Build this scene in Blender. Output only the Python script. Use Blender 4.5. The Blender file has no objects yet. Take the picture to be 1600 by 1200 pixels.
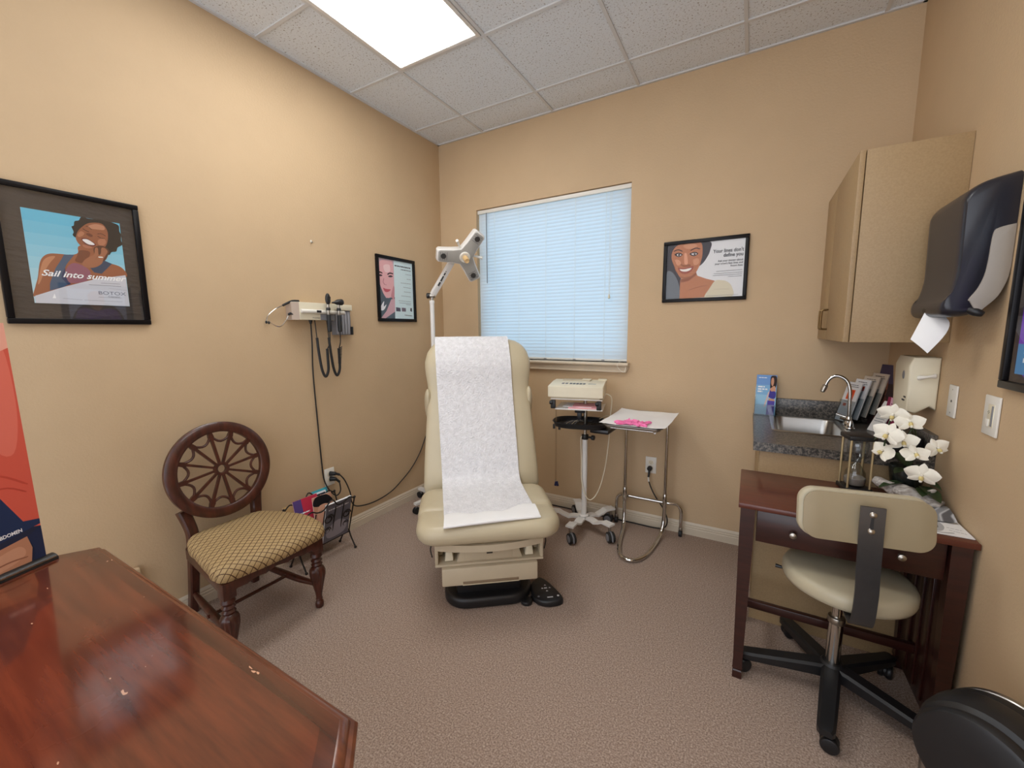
import bpy, bmesh, math, random
from mathutils import Vector, Matrix, noise
from mathutils.geometry import tessellate_polygon
random.seed(11)
SC = bpy.context.scene
COL = SC.collection
PI = math.pi
WM = {}
def lin(c):
    c = c / 255.0
    return c / 12.92 if c <= 0.04045 else ((c + 0.055) / 1.055) ** 2.4
def L(rgb): return (lin(rgb[0]), lin(rgb[1]), lin(rgb[2]), 1.0)
MATS = {}
def nd(nt, typ, **kw):
    n = nt.nodes.new(typ)
    for k, v in kw.items():
        if k in n.inputs: n.inputs[k].default_value = v
        else: setattr(n, k, v)
    return n
def mat(name, rgb, rough=.5, metal=0., var=.05, vs=9., bump=0., bs=150., spec=.5, coat=0., stretch=None, rvar=0.):
    if name in MATS: return MATS[name]
    m = bpy.data.materials.new(name); m.use_nodes = True
    nt = m.node_tree; b = nt.nodes['Principled BSDF']
    b.inputs['Roughness'].default_value = rough; b.inputs['Metallic'].default_value = metal
    b.inputs['Specular IOR Level'].default_value = spec; b.inputs['Coat Weight'].default_value = coat
    b.inputs['Coat Roughness'].default_value = .08
    tc = nd(nt, 'ShaderNodeTexCoord'); mp = nd(nt, 'ShaderNodeMapping')
    if stretch: mp.inputs['Scale'].default_value = stretch
    nt.links.new(tc.outputs['Object'], mp.inputs['Vector'])
    c = L(rgb)
    if var > 0:
        nz = nd(nt, 'ShaderNodeTexNoise', Scale=vs, Detail=5., Roughness=.6)
        nt.links.new(mp.outputs['Vector'], nz.inputs['Vector'])
        r = nd(nt, 'ShaderNodeValToRGB')
        r.color_ramp.elements[0].position = .3; r.color_ramp.elements[1].position = .7
        r.color_ramp.elements[0].color = (c[0]*(1-var), c[1]*(1-var), c[2]*(1-var), 1)
        r.color_ramp.elements[1].color = (min(1, c[0]*(1+var)), min(1, c[1]*(1+var)), min(1, c[2]*(1+var)), 1)
        nt.links.new(nz.outputs['Fac'], r.inputs['Fac']); nt.links.new(r.outputs['Color'], b.inputs['Base Color'])
        if rvar:
            mr = nd(nt, 'ShaderNodeMapRange'); mr.inputs['To Min'].default_value = rough - rvar; mr.inputs['To Max'].default_value = rough + rvar
            nt.links.new(nz.outputs['Fac'], mr.inputs['Value']); nt.links.new(mr.outputs['Result'], b.inputs['Roughness'])
    else:
        b.inputs['Base Color'].default_value = c
    if bump:
        n2 = nd(nt, 'ShaderNodeTexNoise', Scale=bs, Detail=3.)
        bp = nd(nt, 'ShaderNodeBump', Strength=bump, Distance=.01)
        nt.links.new(mp.outputs['Vector'], n2.inputs['Vector']); nt.links.new(n2.outputs['Fac'], bp.inputs['Height'])
        nt.links.new(bp.outputs['Normal'], b.inputs['Normal'])
    MATS[name] = m
    return m
def ramp_mat(name, tex, stops, rough=.5, scale=(1, 1, 1), bump=0., coat=0., metal=0., spec=.5, **kw):
    """procedural colour from one texture node through a colour ramp"""
    m = bpy.data.materials.new(name); m.use_nodes = True
    nt = m.node_tree; b = nt.nodes['Principled BSDF']
    b.inputs['Roughness'].default_value = rough; b.inputs['Coat Weight'].default_value = coat; b.inputs['Metallic'].default_value = metal
    b.inputs['Specular IOR Level'].default_value = spec; b.inputs['Coat Roughness'].default_value = .12
    tc = nd(nt, 'ShaderNodeTexCoord'); mp = nd(nt, 'ShaderNodeMapping'); mp.inputs['Scale'].default_value = scale
    t = nd(nt, tex, **kw)
    nt.links.new(tc.outputs['Object'], mp.inputs['Vector']); nt.links.new(mp.outputs['Vector'], t.inputs['Vector'])
    r = nd(nt, 'ShaderNodeValToRGB'); e = r.color_ramp.elements
    while len(e) < len(stops): e.new(.5)
    for k, (p, c) in enumerate(stops): e[k].position = p; e[k].color = L(c)
    out = t.outputs['Fac'] if 'Fac' in t.outputs else t.outputs['Distance']
    nt.links.new(out, r.inputs['Fac']); nt.links.new(r.outputs['Color'], b.inputs['Base Color'])
    if bump:
        bp = nd(nt, 'ShaderNodeBump', Strength=bump, Distance=.01)
        nt.links.new(out, bp.inputs['Height']); nt.links.new(bp.outputs['Normal'], b.inputs['Normal'])
    MATS[name] = m
    return m
def flat(rgb): return mat('print_%d_%d_%d' % tuple(rgb), rgb, .55, var=0, spec=.3)

# ---------------------------------------------------------------- geometry
def cr(pts, n=8, closed=False):
    P = [Vector(p) for p in pts]; N = len(P); out = []
    for i in range(N if closed else N - 1):
        if closed: a, b, c, d = P[i-1], P[i], P[(i+1) % N], P[(i+2) % N]
        else: a, b, c, d = P[max(i-1, 0)], P[i], P[i+1], P[min(i+2, N-1)]
        for k in range(n):
            t = k / n
            out.append(.5*((2*b) + (c-a)*t + (2*a-5*b+4*c-d)*t*t + (3*b-a-3*c+d)*t**3))
    if not closed: out.append(P[-1].copy())
    return out
def rrect(w, d, r, n=6):
    """outline of a rounded rectangle (full size w x d) counter-clockwise; r one radius or four (front-right, back-right, back-left, front-left)"""
    if not isinstance(r, (tuple, list)): r = (r,)*4
    out = []
    for (sx, sy, a0), q in zip(((1, -1, -90), (1, 1, 0), (-1, 1, 90), (-1, -1, 180)), r):
        cx, cy = sx*(w/2-q), sy*(d/2-q)
        for k in range(n+1):
            a = math.radians(a0 + 90*k/n); out.append((cx+q*math.cos(a), cy+q*math.sin(a)))
    return out
def frame_to(z, up=(0, 0, 1)):
    z = Vector(z).normalized(); up = Vector(up)
    if abs(z.dot(up)) > .98: up = Vector((0, 1, 0))
    x = up.cross(z).normalized(); y = z.cross(x)
    return Matrix((x, y, z)).transposed().to_4x4()
def TR(loc=(0, 0, 0), rot=(0, 0, 0), sc=None):
    M = Matrix.Translation(loc)
    for ax, a in zip('XYZ', rot): 
        pass
    M = M @ Matrix.Rotation(math.radians(rot[2]), 4, 'Z') @ Matrix.Rotation(math.radians(rot[1]), 4, 'Y') @ Matrix.Rotation(math.radians(rot[0]), 4, 'X')
    if sc: M = M @ Matrix.Diagonal((*sc, 1))
    return M
class MB:
    def __init__(s): s.bm = bmesh.new(); s.mats = []
    def mi(s, m):
        if m not in s.mats: s.mats.append(m)
        return s.mats.index(m)
    def put(s, t, m, M=None):
        if M is not None: t.transform(M)
        i = s.mi(m)
        for f in t.faces: f.material_index = i
        me = bpy.data.meshes.new('tmp'); t.to_mesh(me); t.free(); s.bm.from_mesh(me); bpy.data.meshes.remove(me)
        return s
    def box(s, c, size, m, rot=None, bev=0, seg=2, M=None):
        t = bmesh.new(); bmesh.ops.create_cube(t, size=1)
        t.transform(Matrix.Diagonal((*size, 1)))
        if bev: bmesh.ops.bevel(t, geom=t.edges[:], offset=bev, segments=seg, profile=.5, affect='EDGES', clamp_overlap=True)
        X = TR(c, rot or (0, 0, 0))
        return s.put(t, m, X if M is None else M @ X)
    def b2(s, lo, hi, m, bev=0, seg=2):
        return s.box([(a+b)/2 for a, b in zip(lo, hi)], [abs(b-a) for a, b in zip(lo, hi)], m, bev=bev, seg=seg)
    def cyl(s, p0, p1, r0, m, r1=None, seg=24, bev=0, M=None):
        p0, p1 = Vector(p0), Vector(p1); r1 = r0 if r1 is None else r1
        h = (p1-p0).length
        if bev: pr = [(r0-bev, 0), (r0-bev*.3, bev*.3), (r0, bev), (r1, h-bev), (r1-bev*.3, h-bev*.3), (r1-bev, h)]
        else: pr = [(r0, 0), (r1, h)]
        return s.lathe(pr, m, Matrix.Translation(p0) @ frame_to(p1-p0), seg, M=M)
    def lathe(s, prof, m, X=None, seg=24, caps=True, M=None):
        rings = [[Vector((r*math.cos(2*PI*k/seg), r*math.sin(2*PI*k/seg), z)) for k in range(seg)] for r, z in prof]
        X = X or Matrix()
        return s.loft(rings, m, caps=caps, M=X if M is None else M @ X)
    def loft(s, rings, m, closed=True, caps=True, M=None, loop=False):
        t = bmesh.new(); V = [[t.verts.new(p) for p in r] for r in rings]
        n = len(V[0]); R = len(V)
        for i in range(R if loop else R-1):
            a, b = V[i], V[(i+1) % R]
            for k in range(n if closed else n-1):
                try: t.faces.new((a[k], a[(k+1) % n], b[(k+1) % n], b[k]))
                except ValueError: pass
        if caps and closed and not loop:
            t.faces.new(V[0][::-1]); t.faces.new(V[-1])
        bmesh.ops.remove_doubles(t, verts=t.verts[:], dist=1e-6)
        bmesh.ops.recalc_face_normals(t, faces=t.faces[:])
        return s.put(t, m, M)
    def tube(s, pts, r, m, seg=10, sm=0, closed=False, caps=True, M=None):
        P = cr(pts, sm, closed) if sm else [Vector(p) for p in pts]
        n = len(P); rings = []
        T = [(P[(i+1) % n]-P[i-1] if closed else P[min(i+1, n-1)]-P[max(i-1, 0)]).normalized() for i in range(n)]
        u = Vector((0, 0, 1)) if abs(T[0].z) < .9 else Vector((1, 0, 0))
        u = (u - T[0]*u.dot(T[0])).normalized()
        for i in range(n):
            u = (u - T[i]*u.dot(T[i]))
            u = u.normalized() if u.length > 1e-6 else T[i].orthogonal().normalized()
            v = T[i].cross(u)
            if isinstance(r, (list, tuple)):
                x = i/(n-1)*(len(r)-1); k = min(int(x), len(r)-2); q = r[k] + (r[k+1]-r[k])*(x-k)
            else: q = r
            rings.append([P[i] + (u*math.cos(2*PI*k/seg) + v*math.sin(2*PI*k/seg))*q for k in range(seg)])
        return s.loft(rings, m, caps=caps, loop=closed, M=M)
    def prism(s, poly, h, m, X=None, bev=0, seg=2):
        """extrude a 2D polygon from z=0 to z=h"""
        t = bmesh.new()
        a = [t.verts.new((p[0], p[1], 0)) for p in poly]; b = [t.verts.new((p[0], p[1], h)) for p in poly]; n = len(a)
        t.faces.new(a[::-1]); t.faces.new(b)
        for k in range(n): t.faces.new((a[k], a[(k+1) % n], b[(k+1) % n], b[k]))
        bmesh.ops.recalc_face_normals(t, faces=t.faces[:])
        if bev:
            E = [e for e in t.edges if abs(e.verts[0].co.z-e.verts[1].co.z) < 1e-7]
            bmesh.ops.bevel(t, geom=E, offset=bev, segments=seg, profile=.5, affect='EDGES', clamp_overlap=True)
        bmesh.ops.triangulate(t, faces=[f for f in t.faces if len(f.verts) > 4])
        return s.put(t, m, X)
    def ell(s, c, r, m, rot=(0, 0, 0), u=20, v=12, M=None):
        t = bmesh.new(); bmesh.ops.create_uvsphere(t, u_segments=u, v_segments=v, radius=1)
        X = TR(c, rot) @ Matrix.Diagonal((*r, 1))
        return s.put(t, m, X if M is None else M @ X)
    def grid(s, G, m, M=None):
        return s.loft(G, m, closed=False, caps=False, M=M)
    def cushion(s, w, d, h, m, re=.03, rc=.06, crown=0., X=None, n=6, rings=6, zb=None):
        """upholstered slab, base at z=0; re edge roundness, rc corner radius"""
        R = []; re = min(re, h/2)
        def lay(ins, z): 
            lim = min(w, d)/2-ins; q = [min(max(x-ins, .004), lim*.95) for x in rc] if isinstance(rc, (tuple, list)) else min(max(rc-ins, .004), lim*.95)
            R.append([Vector((x, y, z)) for x, y in rrect(w-2*ins, d-2*ins, q, n)])
        for k in range(rings+1):
            a = PI/2*k/rings; lay(re*(1-math.sin(a)), re*(1-math.cos(a)))
        for k in range(rings+1):
            a = PI/2*k/rings; lay(re*(1-math.cos(a)), h-re+re*math.sin(a))
        for k in range(1, 6):
            f = k/6; lay(re + (min(w, d)/2-re)*f*.98, h + crown*math.sin(f*PI/2))
        return s.loft(R, m, M=X)
    def text(s, body, size, m, X, align='LEFT', shear=0., off=0., z=0., sx=1.):
        c = bpy.data.curves.new('t', 'FONT'); c.body = body; c.size = size; c.align_x = align; c.shear = shear; c.offset = off; c.resolution_u = 3
        o = bpy.data.objects.new('t', c); me = bpy.data.meshes.new_from_object(o)
        t = bmesh.new(); t.from_mesh(me)
        t.transform(Matrix.Translation((0, 0, z)) @ Matrix.Diagonal((sx, 1, 1, 1)))
        s.put(t, m, X); bpy.data.objects.remove(o); bpy.data.curves.remove(c); bpy.data.meshes.remove(me)
        return s
    def flatpoly(s, pts, z, m, X):
        t = bmesh.new(); P = [Vector((p[0], p[1], 0)) for p in pts]
        V = [t.verts.new((p.x, p.y, z)) for p in P]
        for tri in tessellate_polygon([P]):
            try:
                f = t.faces.new([V[i] for i in tri])
                f.normal_update()
                if f.normal.z < 0: f.normal_flip()
            except ValueError: pass
        return s.put(t, m, X)
    def build(s, name, parent=None, loc=None, world=False, smooth=38, label=None, cat=None, group=None, kind=None, keep=False, norm=False):
        if norm: bmesh.ops.recalc_face_normals(s.bm, faces=s.bm.faces[:])
        if parent is not None and world: s.bm.transform(WM[parent.name].inverted())
        org = Vector((0, 0, 0))
        if parent is None and loc is None and kind is None and not keep:
            xs = [v.co for v in s.bm.verts]
            org = Vector(((min(v.x for v in xs)+max(v.x for v in xs))/2, (min(v.y for v in xs)+max(v.y for v in xs))/2, min(v.z for v in xs)))
            s.bm.transform(Matrix.Translation(-org))
        me = bpy.data.meshes.new(name); s.bm.to_mesh(me); s.bm.free()
        for m in s.mats: me.materials.append(m)
        if smooth:
            me.shade_smooth(); me.set_sharp_from_angle(angle=math.radians(smooth))
        o = bpy.data.objects.new(name, me); COL.objects.link(o)
        o.location = loc if loc is not None else org
        if parent is not None: o.parent = parent
        WM[o.name] = (WM[parent.name] if parent is not None else Matrix()) @ Matrix.Translation(o.location)
        tag(o, label, cat, group, kind)
        return o
def tag(o, label=None, cat=None, group=None, kind=None):
    if label: o['label'] = label
    if cat: o['category'] = cat
    if group: o['group'] = group
    if kind: o['kind'] = kind
    return o
def thing(name, label, cat, loc=(0, 0, 0), rz=0, group=None):
    o = bpy.data.objects.new(name, None); COL.objects.link(o)
    o.empty_display_size = .1; o.location = loc; o.rotation_euler = (0, 0, math.radians(rz))
    WM[o.name] = Matrix.Translation(loc) @ Matrix.Rotation(math.radians(rz), 4, 'Z')
    return tag(o, label, cat, group)
def dup(o, parent, M=None, kids=True):
    """copy of a part (and its sub-parts) under the same thing, moved by M in the thing's frame"""
    c = o.copy(); COL.objects.link(c); c.parent = parent
    B = Matrix.Translation(o.location) @ o.rotation_euler.to_matrix().to_4x4()
    W = (M @ B) if M is not None else B
    c.location = W.to_translation(); c.rotation_euler = W.to_euler()
    WM[c.name] = WM[parent.name] @ W
    for k in o.children:
        d = k.copy(); COL.objects.link(d); d.parent = c
    return c
def art(b, X, w, h, layers, z0=0., dz=5e-5):
    """printed picture: flat colour patches on a sheet; u,v in thousandths of the sheet"""
    z = z0
    for col, kind, pts in layers:
        z += dz; m = flat(col); q = [(p[0]/1000*w, p[1]/1000*h) for p in pts]
        if kind == 's': q = [(v.x, v.y) for v in cr([(a, c, 0) for a, c in q], 5, True)]
        if kind in 'ps': b.flatpoly(q, z, m, X); continue
        t = float(kind[1:])/1000*h/2
        if kind[0] == 'l':
            c = [Vector((a, e, 0)) for a, e in q]; c = cr(c, 5) if len(c) > 2 else c
            up, dn = [], []
            for i, p in enumerate(c):
                d = (c[min(i+1, len(c)-1)]-c[max(i-1, 0)]).normalized(); nn = Vector((-d.y, d.x, 0))
                k = t*(.55 if i in (0, len(c)-1) else 1); up.append(p+nn*k); dn.append(p-nn*k)
            b.flatpoly([(p.x, p.y) for p in up+dn[::-1]], z, m, X)
        else:                                              # a line of unreadably small print
            a, e = Vector(q[0]), Vector(q[1]); d = e-a; ln = d.length; d.normalize(); nn = Vector((-d.y, d.x)); x = 0.
            rnd = random.Random(int(q[0][0]*1e5+q[0][1]*1e6))
            while x < ln:
                wd = min(t*rnd.uniform(2.2, 6.5), ln-x)
                P = [a+d*x-nn*t, a+d*(x+wd)-nn*t, a+d*(x+wd)+nn*t, a+d*x+nn*t]
                b.flatpoly([(p.x, p.y) for p in P], z, m, X); x += wd + t*.9
    return z
LENS, SKY, SKYC, EXPO, REAR_FILL = 9.9, 1.75, (.45, .77, 1.0, 1), 0.0, (2.35, 2.45, 2.65, 1)
# ---------------------------------------------------------------- materials
wall_m = mat('tan_wall_paint', (196, 170, 136), .62, var=.035, vs=2.5, bump=.12, bs=95, spec=.35)
trim_m = mat('cream_trim_paint', (202, 189, 168), .45, var=.03)
sill_m = mat('sill_paint', (205, 190, 168), .45, var=.03)
white_pl = mat('white_plastic', (226, 223, 214), .4, var=.02)
ivory_pl = mat('ivory_plastic', (222, 214, 190), .42, var=.03)
cream_pl = mat('cream_plastic', (190, 177, 152), .45, var=.03)
grey_pl = mat('grey_plastic', (120, 120, 124), .5, var=.04)
black_pl = mat('black_plastic', (24, 24, 26), .42, var=.08)
black_rb = mat('black_rubber', (22, 22, 23), .6, var=.1)
black_fr = mat('black_frame_lacquer', (16, 14, 16), .32, var=.05, spec=.2)
chrome = mat('chrome', (205, 203, 198), .12, 1., var=.02)
nickel = mat('brushed_nickel', (176, 170, 160), .3, 1., var=.04, vs=40)
brass = mat('antique_brass', (126, 104, 72), .3, 1., var=.05)
steel = mat('stainless_steel', (170, 168, 164), .3, 1., var=.06, vs=30, stretch=(1, 1, 14))
gunmetal = mat('dark_steel_bracket', (104, 104, 106), .38, .85, var=.08, vs=14)
iron = mat('black_wrought_iron', (34, 28, 25), .5, .3, var=.12, vs=40)
white_met = mat('white_enamel', (226, 224, 220), .35, var=.02)
vinyl = mat('beige_vinyl', (188, 176, 148), .36, var=.03, vs=5, bump=.05, bs=260, rvar=.06)
stool_v = mat('stool_vinyl', (186, 176, 150), .38, var=.03, vs=6, bump=.04, bs=300)
paper_m = mat('white_paper', (236, 236, 236), .8, var=.015, spec=.2)
crepe_m = mat('crepe_exam_paper', (226, 226, 229), .85, var=.10, vs=45, bump=.9, bs=110, spec=.15)
pink_m = mat('pink_glove_rubber', (238, 120, 176), .55, var=.1, vs=30)
pinkpap = mat('pink_chart_paper', (232, 172, 176), .8, var=.05)
dark_org = mat('black_vinyl_case', (26, 24, 26), .35, var=.1)
cabinet_m = ramp_mat('tan_laminate', 'ShaderNodeTexNoise', [(.3, (158, 132, 96)), (.7, (168, 142, 105))], .5, (1, 1, 1), Scale=160., Detail=3.)
wood_dk = ramp_mat('dark_cherry_desk', 'ShaderNodeTexNoise', [(.25, (38, 16, 12)), (.75, (58, 25, 18))], .34, (3, 30, 30), Scale=2.5, Detail=5., coat=.15)
wood_top = ramp_mat('cherry_desk_top', 'ShaderNodeTexNoise', [(.25, (76, 34, 24)), (.75, (98, 46, 32))], .34, (3, 30, 30), Scale=2.5, Detail=5., coat=.2)
chair_wd = ramp_mat('mahogany_chair', 'ShaderNodeTexNoise', [(.3, (50, 22, 14)), (.7, (80, 37, 24))], .36, (8, 8, 2), Scale=6., Detail=5., coat=.2)
carpet_m = ramp_mat('brown_carpet', 'ShaderNodeTexNoise', [(.3, (122, 104, 93)), (.5, (160, 140, 127)), (.7, (198, 180, 165))], .95, (1, 1, 1), bump=.35, Scale=170., Detail=3., Roughness=.65, spec=.1)
granite = ramp_mat('dark_granite_laminate', 'ShaderNodeTexNoise', [(.32, (16, 16, 17)), (.48, (60, 57, 54)), (.58, (122, 114, 104)), (.70, (40, 38, 38))], .3, (1, 1, 1), Scale=95., Detail=6., Roughness=.75)
drift_m = ramp_mat('grey_driftwood', 'ShaderNodeTexNoise', [(.3, (128, 120, 112)), (.5, (176, 170, 164)), (.7, (206, 202, 196))], .8, (20, 60, 60), bump=.5, Scale=2., Detail=6.)
tile_m = ramp_mat('acoustic_ceiling_tile', 'ShaderNodeTexNoise', [(.0, (120, 114, 108)), (.35, (150, 145, 138)), (.41, (220, 226, 231)), (1., (226, 232, 237))], .9, (1, 1, 1), bump=.22, Scale=105., Detail=4., Roughness=.62, spec=.1)
grid_m = mat('ceiling_grid_paint', (206, 207, 207), .5, var=.02)
petal_m = mat('white_petal', (238, 234, 220), .6, var=.03, vs=30)
lip_m = mat('yellow_petal_lip', (224, 206, 140), .6, var=.1, vs=40)
leaf_m = mat('dark_green_leaf', (44, 62, 34), .4, var=.2, vs=20)
sand_m = mat('pale_sand', (150, 140, 130), .9, var=.15, vs=400)
def tabletop_mat(name, base, dark):
    m = bpy.data.materials.new(name); m.use_nodes = True; nt = m.node_tree; b = nt.nodes['Principled BSDF']
    tc = nd(nt, 'ShaderNodeTexCoord'); mp = nd(nt, 'ShaderNodeMapping'); mp.inputs['Scale'].default_value = (1.2, 14, 14)
    nz = nd(nt, 'ShaderNodeTexNoise', Scale=3., Detail=6., Roughness=.6)
    r = nd(nt, 'ShaderNodeValToRGB'); r.color_ramp.elements[0].position = .28; r.color_ramp.elements[1].position = .72
    r.color_ramp.elements[0].color = L(dark); r.color_ramp.elements[1].color = L(base)
    ch = nd(nt, 'ShaderNodeTexNoise', Scale=26., Detail=2.)
    cp = nd(nt, 'ShaderNodeMapping'); cp.inputs['Scale'].default_value = (1, 2.4, 1)
    gt = nd(nt, 'ShaderNodeMath', operation='GREATER_THAN'); gt.inputs[1].default_value = .762
    mx = nd(nt, 'ShaderNodeMix', data_type='RGBA'); mx.inputs['B'].default_value = L((196, 150, 120))
    lk = nt.links.new
    lk(tc.outputs['Object'], mp.inputs['Vector']); lk(mp.outputs['Vector'], nz.inputs['Vector']); lk(nz.outputs['Fac'], r.inputs['Fac'])
    lk(tc.outputs['Object'], cp.inputs['Vector']); lk(cp.outputs['Vector'], ch.inputs['Vector']); lk(ch.outputs['Fac'], gt.inputs[0])
    lk(gt.outputs[0], mx.inputs['Factor'])
    for s in mx.inputs:
        if s.name == 'A' and s.type == 'RGBA': lk(r.outputs['Color'], s)
        if s.name == 'B' and s.type == 'RGBA': s.default_value = L((196, 150, 120))
    for s in mx.outputs:
        if s.type == 'RGBA': lk(s, b.inputs['Base Color'])
    b.inputs['Roughness'].default_value = .24; b.inputs['Specular IOR Level'].default_value = .12; b.inputs['Coat Weight'].default_value = 1.; b.inputs['Coat Roughness'].default_value = .09; b.inputs['Coat IOR'].default_value = 1.55
    sm = nd(nt, 'ShaderNodeTexNoise', Scale=9., Detail=4.); mr = nd(nt, 'ShaderNodeMapRange')
    mr.inputs['To Min'].default_value = .12; mr.inputs['To Max'].default_value = .36
    lk(tc.outputs['Object'], sm.inputs['Vector']); lk(sm.outputs['Fac'], mr.inputs['Value']); lk(mr.outputs['Result'], b.inputs['Roughness'])
    return m
table_m = tabletop_mat('worn_cherry_table_top', (112, 54, 32), (74, 34, 21))
table_bd = tabletop_mat('dark_cherry_table_border', (92, 45, 28), (60, 29, 18))
table_ed = ramp_mat('cherry_table_edge', 'ShaderNodeTexNoise', [(.3, (84, 40, 24)), (.7, (126, 70, 42))], .3, (2, 20, 20), Scale=3., Detail=5., coat=.3)
def lattice_mat():
    m = bpy.data.materials.new('gold_lattice_fabric'); m.use_nodes = True; nt = m.node_tree; b = nt.nodes['Principled BSDF']; lk = nt.links.new
    tc = nd(nt, 'ShaderNodeTexCoord'); sp = nd(nt, 'ShaderNodeSeparateXYZ'); lk(tc.outputs['Object'], sp.inputs[0])
    zz = nd(nt, 'ShaderNodeMath', operation='MULTIPLY'); zz.inputs[1].default_value = .75; lk(sp.outputs['Z'], zz.inputs[0])
    def line(op):
        a = nd(nt, 'ShaderNodeMath', operation=op); lk(sp.outputs['X'], a.inputs[0]); lk(sp.outputs['Y'], a.inputs[1])
        a2 = nd(nt, 'ShaderNodeMath', operation='SUBTRACT'); lk(a.outputs[0], a2.inputs[0]); lk(zz.outputs[0], a2.inputs[1])
        p = nd(nt, 'ShaderNodeMath', operation='PINGPONG'); p.inputs[1].default_value = .0165; lk(a2.outputs[0], p.inputs[0])
        l = nd(nt, 'ShaderNodeMath', operation='LESS_THAN'); l.inputs[1].default_value = .0022; lk(p.outputs[0], l.inputs[0])
        return l
    a, c = line('ADD'), line('SUBTRACT')
    mx = nd(nt, 'ShaderNodeMath', operation='MAXIMUM'); lk(a.outputs[0], mx.inputs[0]); lk(c.outputs[0], mx.inputs[1])
    nz = nd(nt, 'ShaderNodeTexNoise', Scale=220., Detail=2.); lk(tc.outputs['Object'], nz.inputs['Vector'])
    r = nd(nt, 'ShaderNodeValToRGB'); r.color_ramp.elements[0].color = L((148, 122, 82)); r.color_ramp.elements[1].color = L((196, 170, 122)); lk(nz.outputs['Fac'], r.inputs['Fac'])
    mix = nd(nt, 'ShaderNodeMixRGB'); mix.inputs['Color2'].default_value = L((74, 44, 22)); lk(mx.outputs[0], mix.inputs['Fac']); lk(r.outputs['Color'], mix.inputs['Color1'])
    lk(mix.outputs[0], b.inputs['Base Color']); b.inputs['Roughness'].default_value = .7
    bp = nd(nt, 'ShaderNodeBump', Strength=.4, Distance=.004); bp.invert = True; lk(mx.outputs[0], bp.inputs['Height']); lk(bp.outputs['Normal'], b.inputs['Normal'])
    return m
lattice = lattice_mat()
def thin_glass(name, tint=(255, 255, 255), f0=.04, rough=.02, base=0.0):
    m = bpy.data.materials.new(name); m.use_nodes = True; nt = m.node_tree; nt.nodes.clear(); lk = nt.links.new
    o = nd(nt, 'ShaderNodeOutputMaterial'); t = nd(nt, 'ShaderNodeBsdfTransparent'); t.inputs['Color'].default_value = L(tint)
    g = nd(nt, 'ShaderNodeBsdfGlossy'); g.inputs['Roughness'].default_value = rough
    lw = nd(nt, 'ShaderNodeLayerWeight', Blend=.5)
    pw = nd(nt, 'ShaderNodeMath', operation='POWER'); pw.inputs[1].default_value = 5.0
    ad = nd(nt, 'ShaderNodeMath', operation='MULTIPLY_ADD'); ad.inputs[1].default_value = .9; ad.inputs[2].default_value = f0+base; ad.use_clamp = True
    mx = nd(nt, 'ShaderNodeMixShader'); lk(lw.outputs['Facing'], pw.inputs[0]); lk(pw.outputs[0], ad.inputs[0]); lk(ad.outputs[0], mx.inputs[0]); lk(t.outputs[0], mx.inputs[1]); lk(g.outputs[0], mx.inputs[2]); lk(mx.outputs[0], o.inputs[0])
    return m
pane_m = thin_glass('window_pane_glass', (240, 248, 252))
pic_glass = thin_glass('picture_glass', (252, 253, 253), base=.06)
acryl_m = thin_glass('picture_acrylic', (254, 254, 254), f0=.012)
clear_m = thin_glass('clear_acrylic', (232, 236, 238), base=.05)
def translucent(name, rgb, t=.5):
    m = bpy.data.materials.new(name); m.use_nodes = True; nt = m.node_tree; nt.nodes.clear(); lk = nt.links.new
    o = nd(nt, 'ShaderNodeOutputMaterial'); d = nd(nt, 'ShaderNodeBsdfDiffuse'); d.inputs['Color'].default_value = L(rgb)
    tr = nd(nt, 'ShaderNodeBsdfTranslucent'); tr.inputs['Color'].default_value = L(rgb)
    mx = nd(nt, 'ShaderNodeMixShader'); mx.inputs[0].default_value = t
    lk(d.outputs[0], mx.inputs[1]); lk(tr.outputs[0], mx.inputs[2]); lk(mx.outputs[0], o.inputs[0])
    return m
slat_m = translucent('white_vinyl_slat', (236, 238, 240), .5)
def lens_mat(S):
    m = bpy.data.materials.new('prismatic_light_lens'); m.use_nodes = True; nt = m.node_tree; nt.nodes.clear(); lk = nt.links.new
    o = nd(nt, 'ShaderNodeOutputMaterial'); e = nd(nt, 'ShaderNodeEmission'); e.inputs['Color'].default_value = (.99, .985, .96, 1)
    tc = nd(nt, 'ShaderNodeTexCoord'); mp = nd(nt, 'ShaderNodeMapping'); mp.inputs['Scale'].default_value = (1, .05, 1)
    w = nd(nt, 'ShaderNodeTexWave', Scale=1.55, Distortion=1.5); w.bands_direction = 'X'
    r = nd(nt, 'ShaderNodeMapRange'); r.inputs['To Min'].default_value = S*.75; r.inputs['To Max'].default_value = S*1.25
    lk(tc.outputs['Object'], mp.inputs[0]); lk(mp.outputs[0], w.inputs['Vector']); lk(w.outputs['Fac'], r.inputs['Value']); lk(r.outputs[0], e.inputs['Strength']); lk(e.outputs[0], o.inputs[0])
    return m
# ---------------------------------------------------------------- the room
W, H, YR = 3.054, 2.98, -4.1
WX0, WX1, WZ0, WZ1 = .379, 1.651, 1.172, 2.393            # window opening in the back wall
b = MB(); b.b2((-.12, YR-.12, -.1), (W+.12, .16, 0), carpet_m); b.build('floor', kind='structure', smooth=0)
b = MB(); b.b2((-.12, YR-.12, H), (W+.12, .16, H+.1), tile_m)
ceil_o = b.build('ceiling', kind='structure', smooth=0)
g = MB(); G = .6096; gx, gy = .463, -.293
for k in range(0, 5):
    x = gx + G*k
    if x < W: g.b2((x-.009, YR, H-.007), (x+.009, 0, H+.001), grid_m)
for k in range(0, 7):
    y = gy - G*k
    if y > YR: g.b2((0, y-.009, H-.0073), (W, y+.009, H+.001), grid_m)
g.b2((0, YR, H-.009), (.016, 0, H), grid_m); g.b2((0, -.016, H-.009), (W, 0, H), grid_m); g.b2((W-.016, YR, H-.009), (W, 0, H), grid_m)
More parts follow.
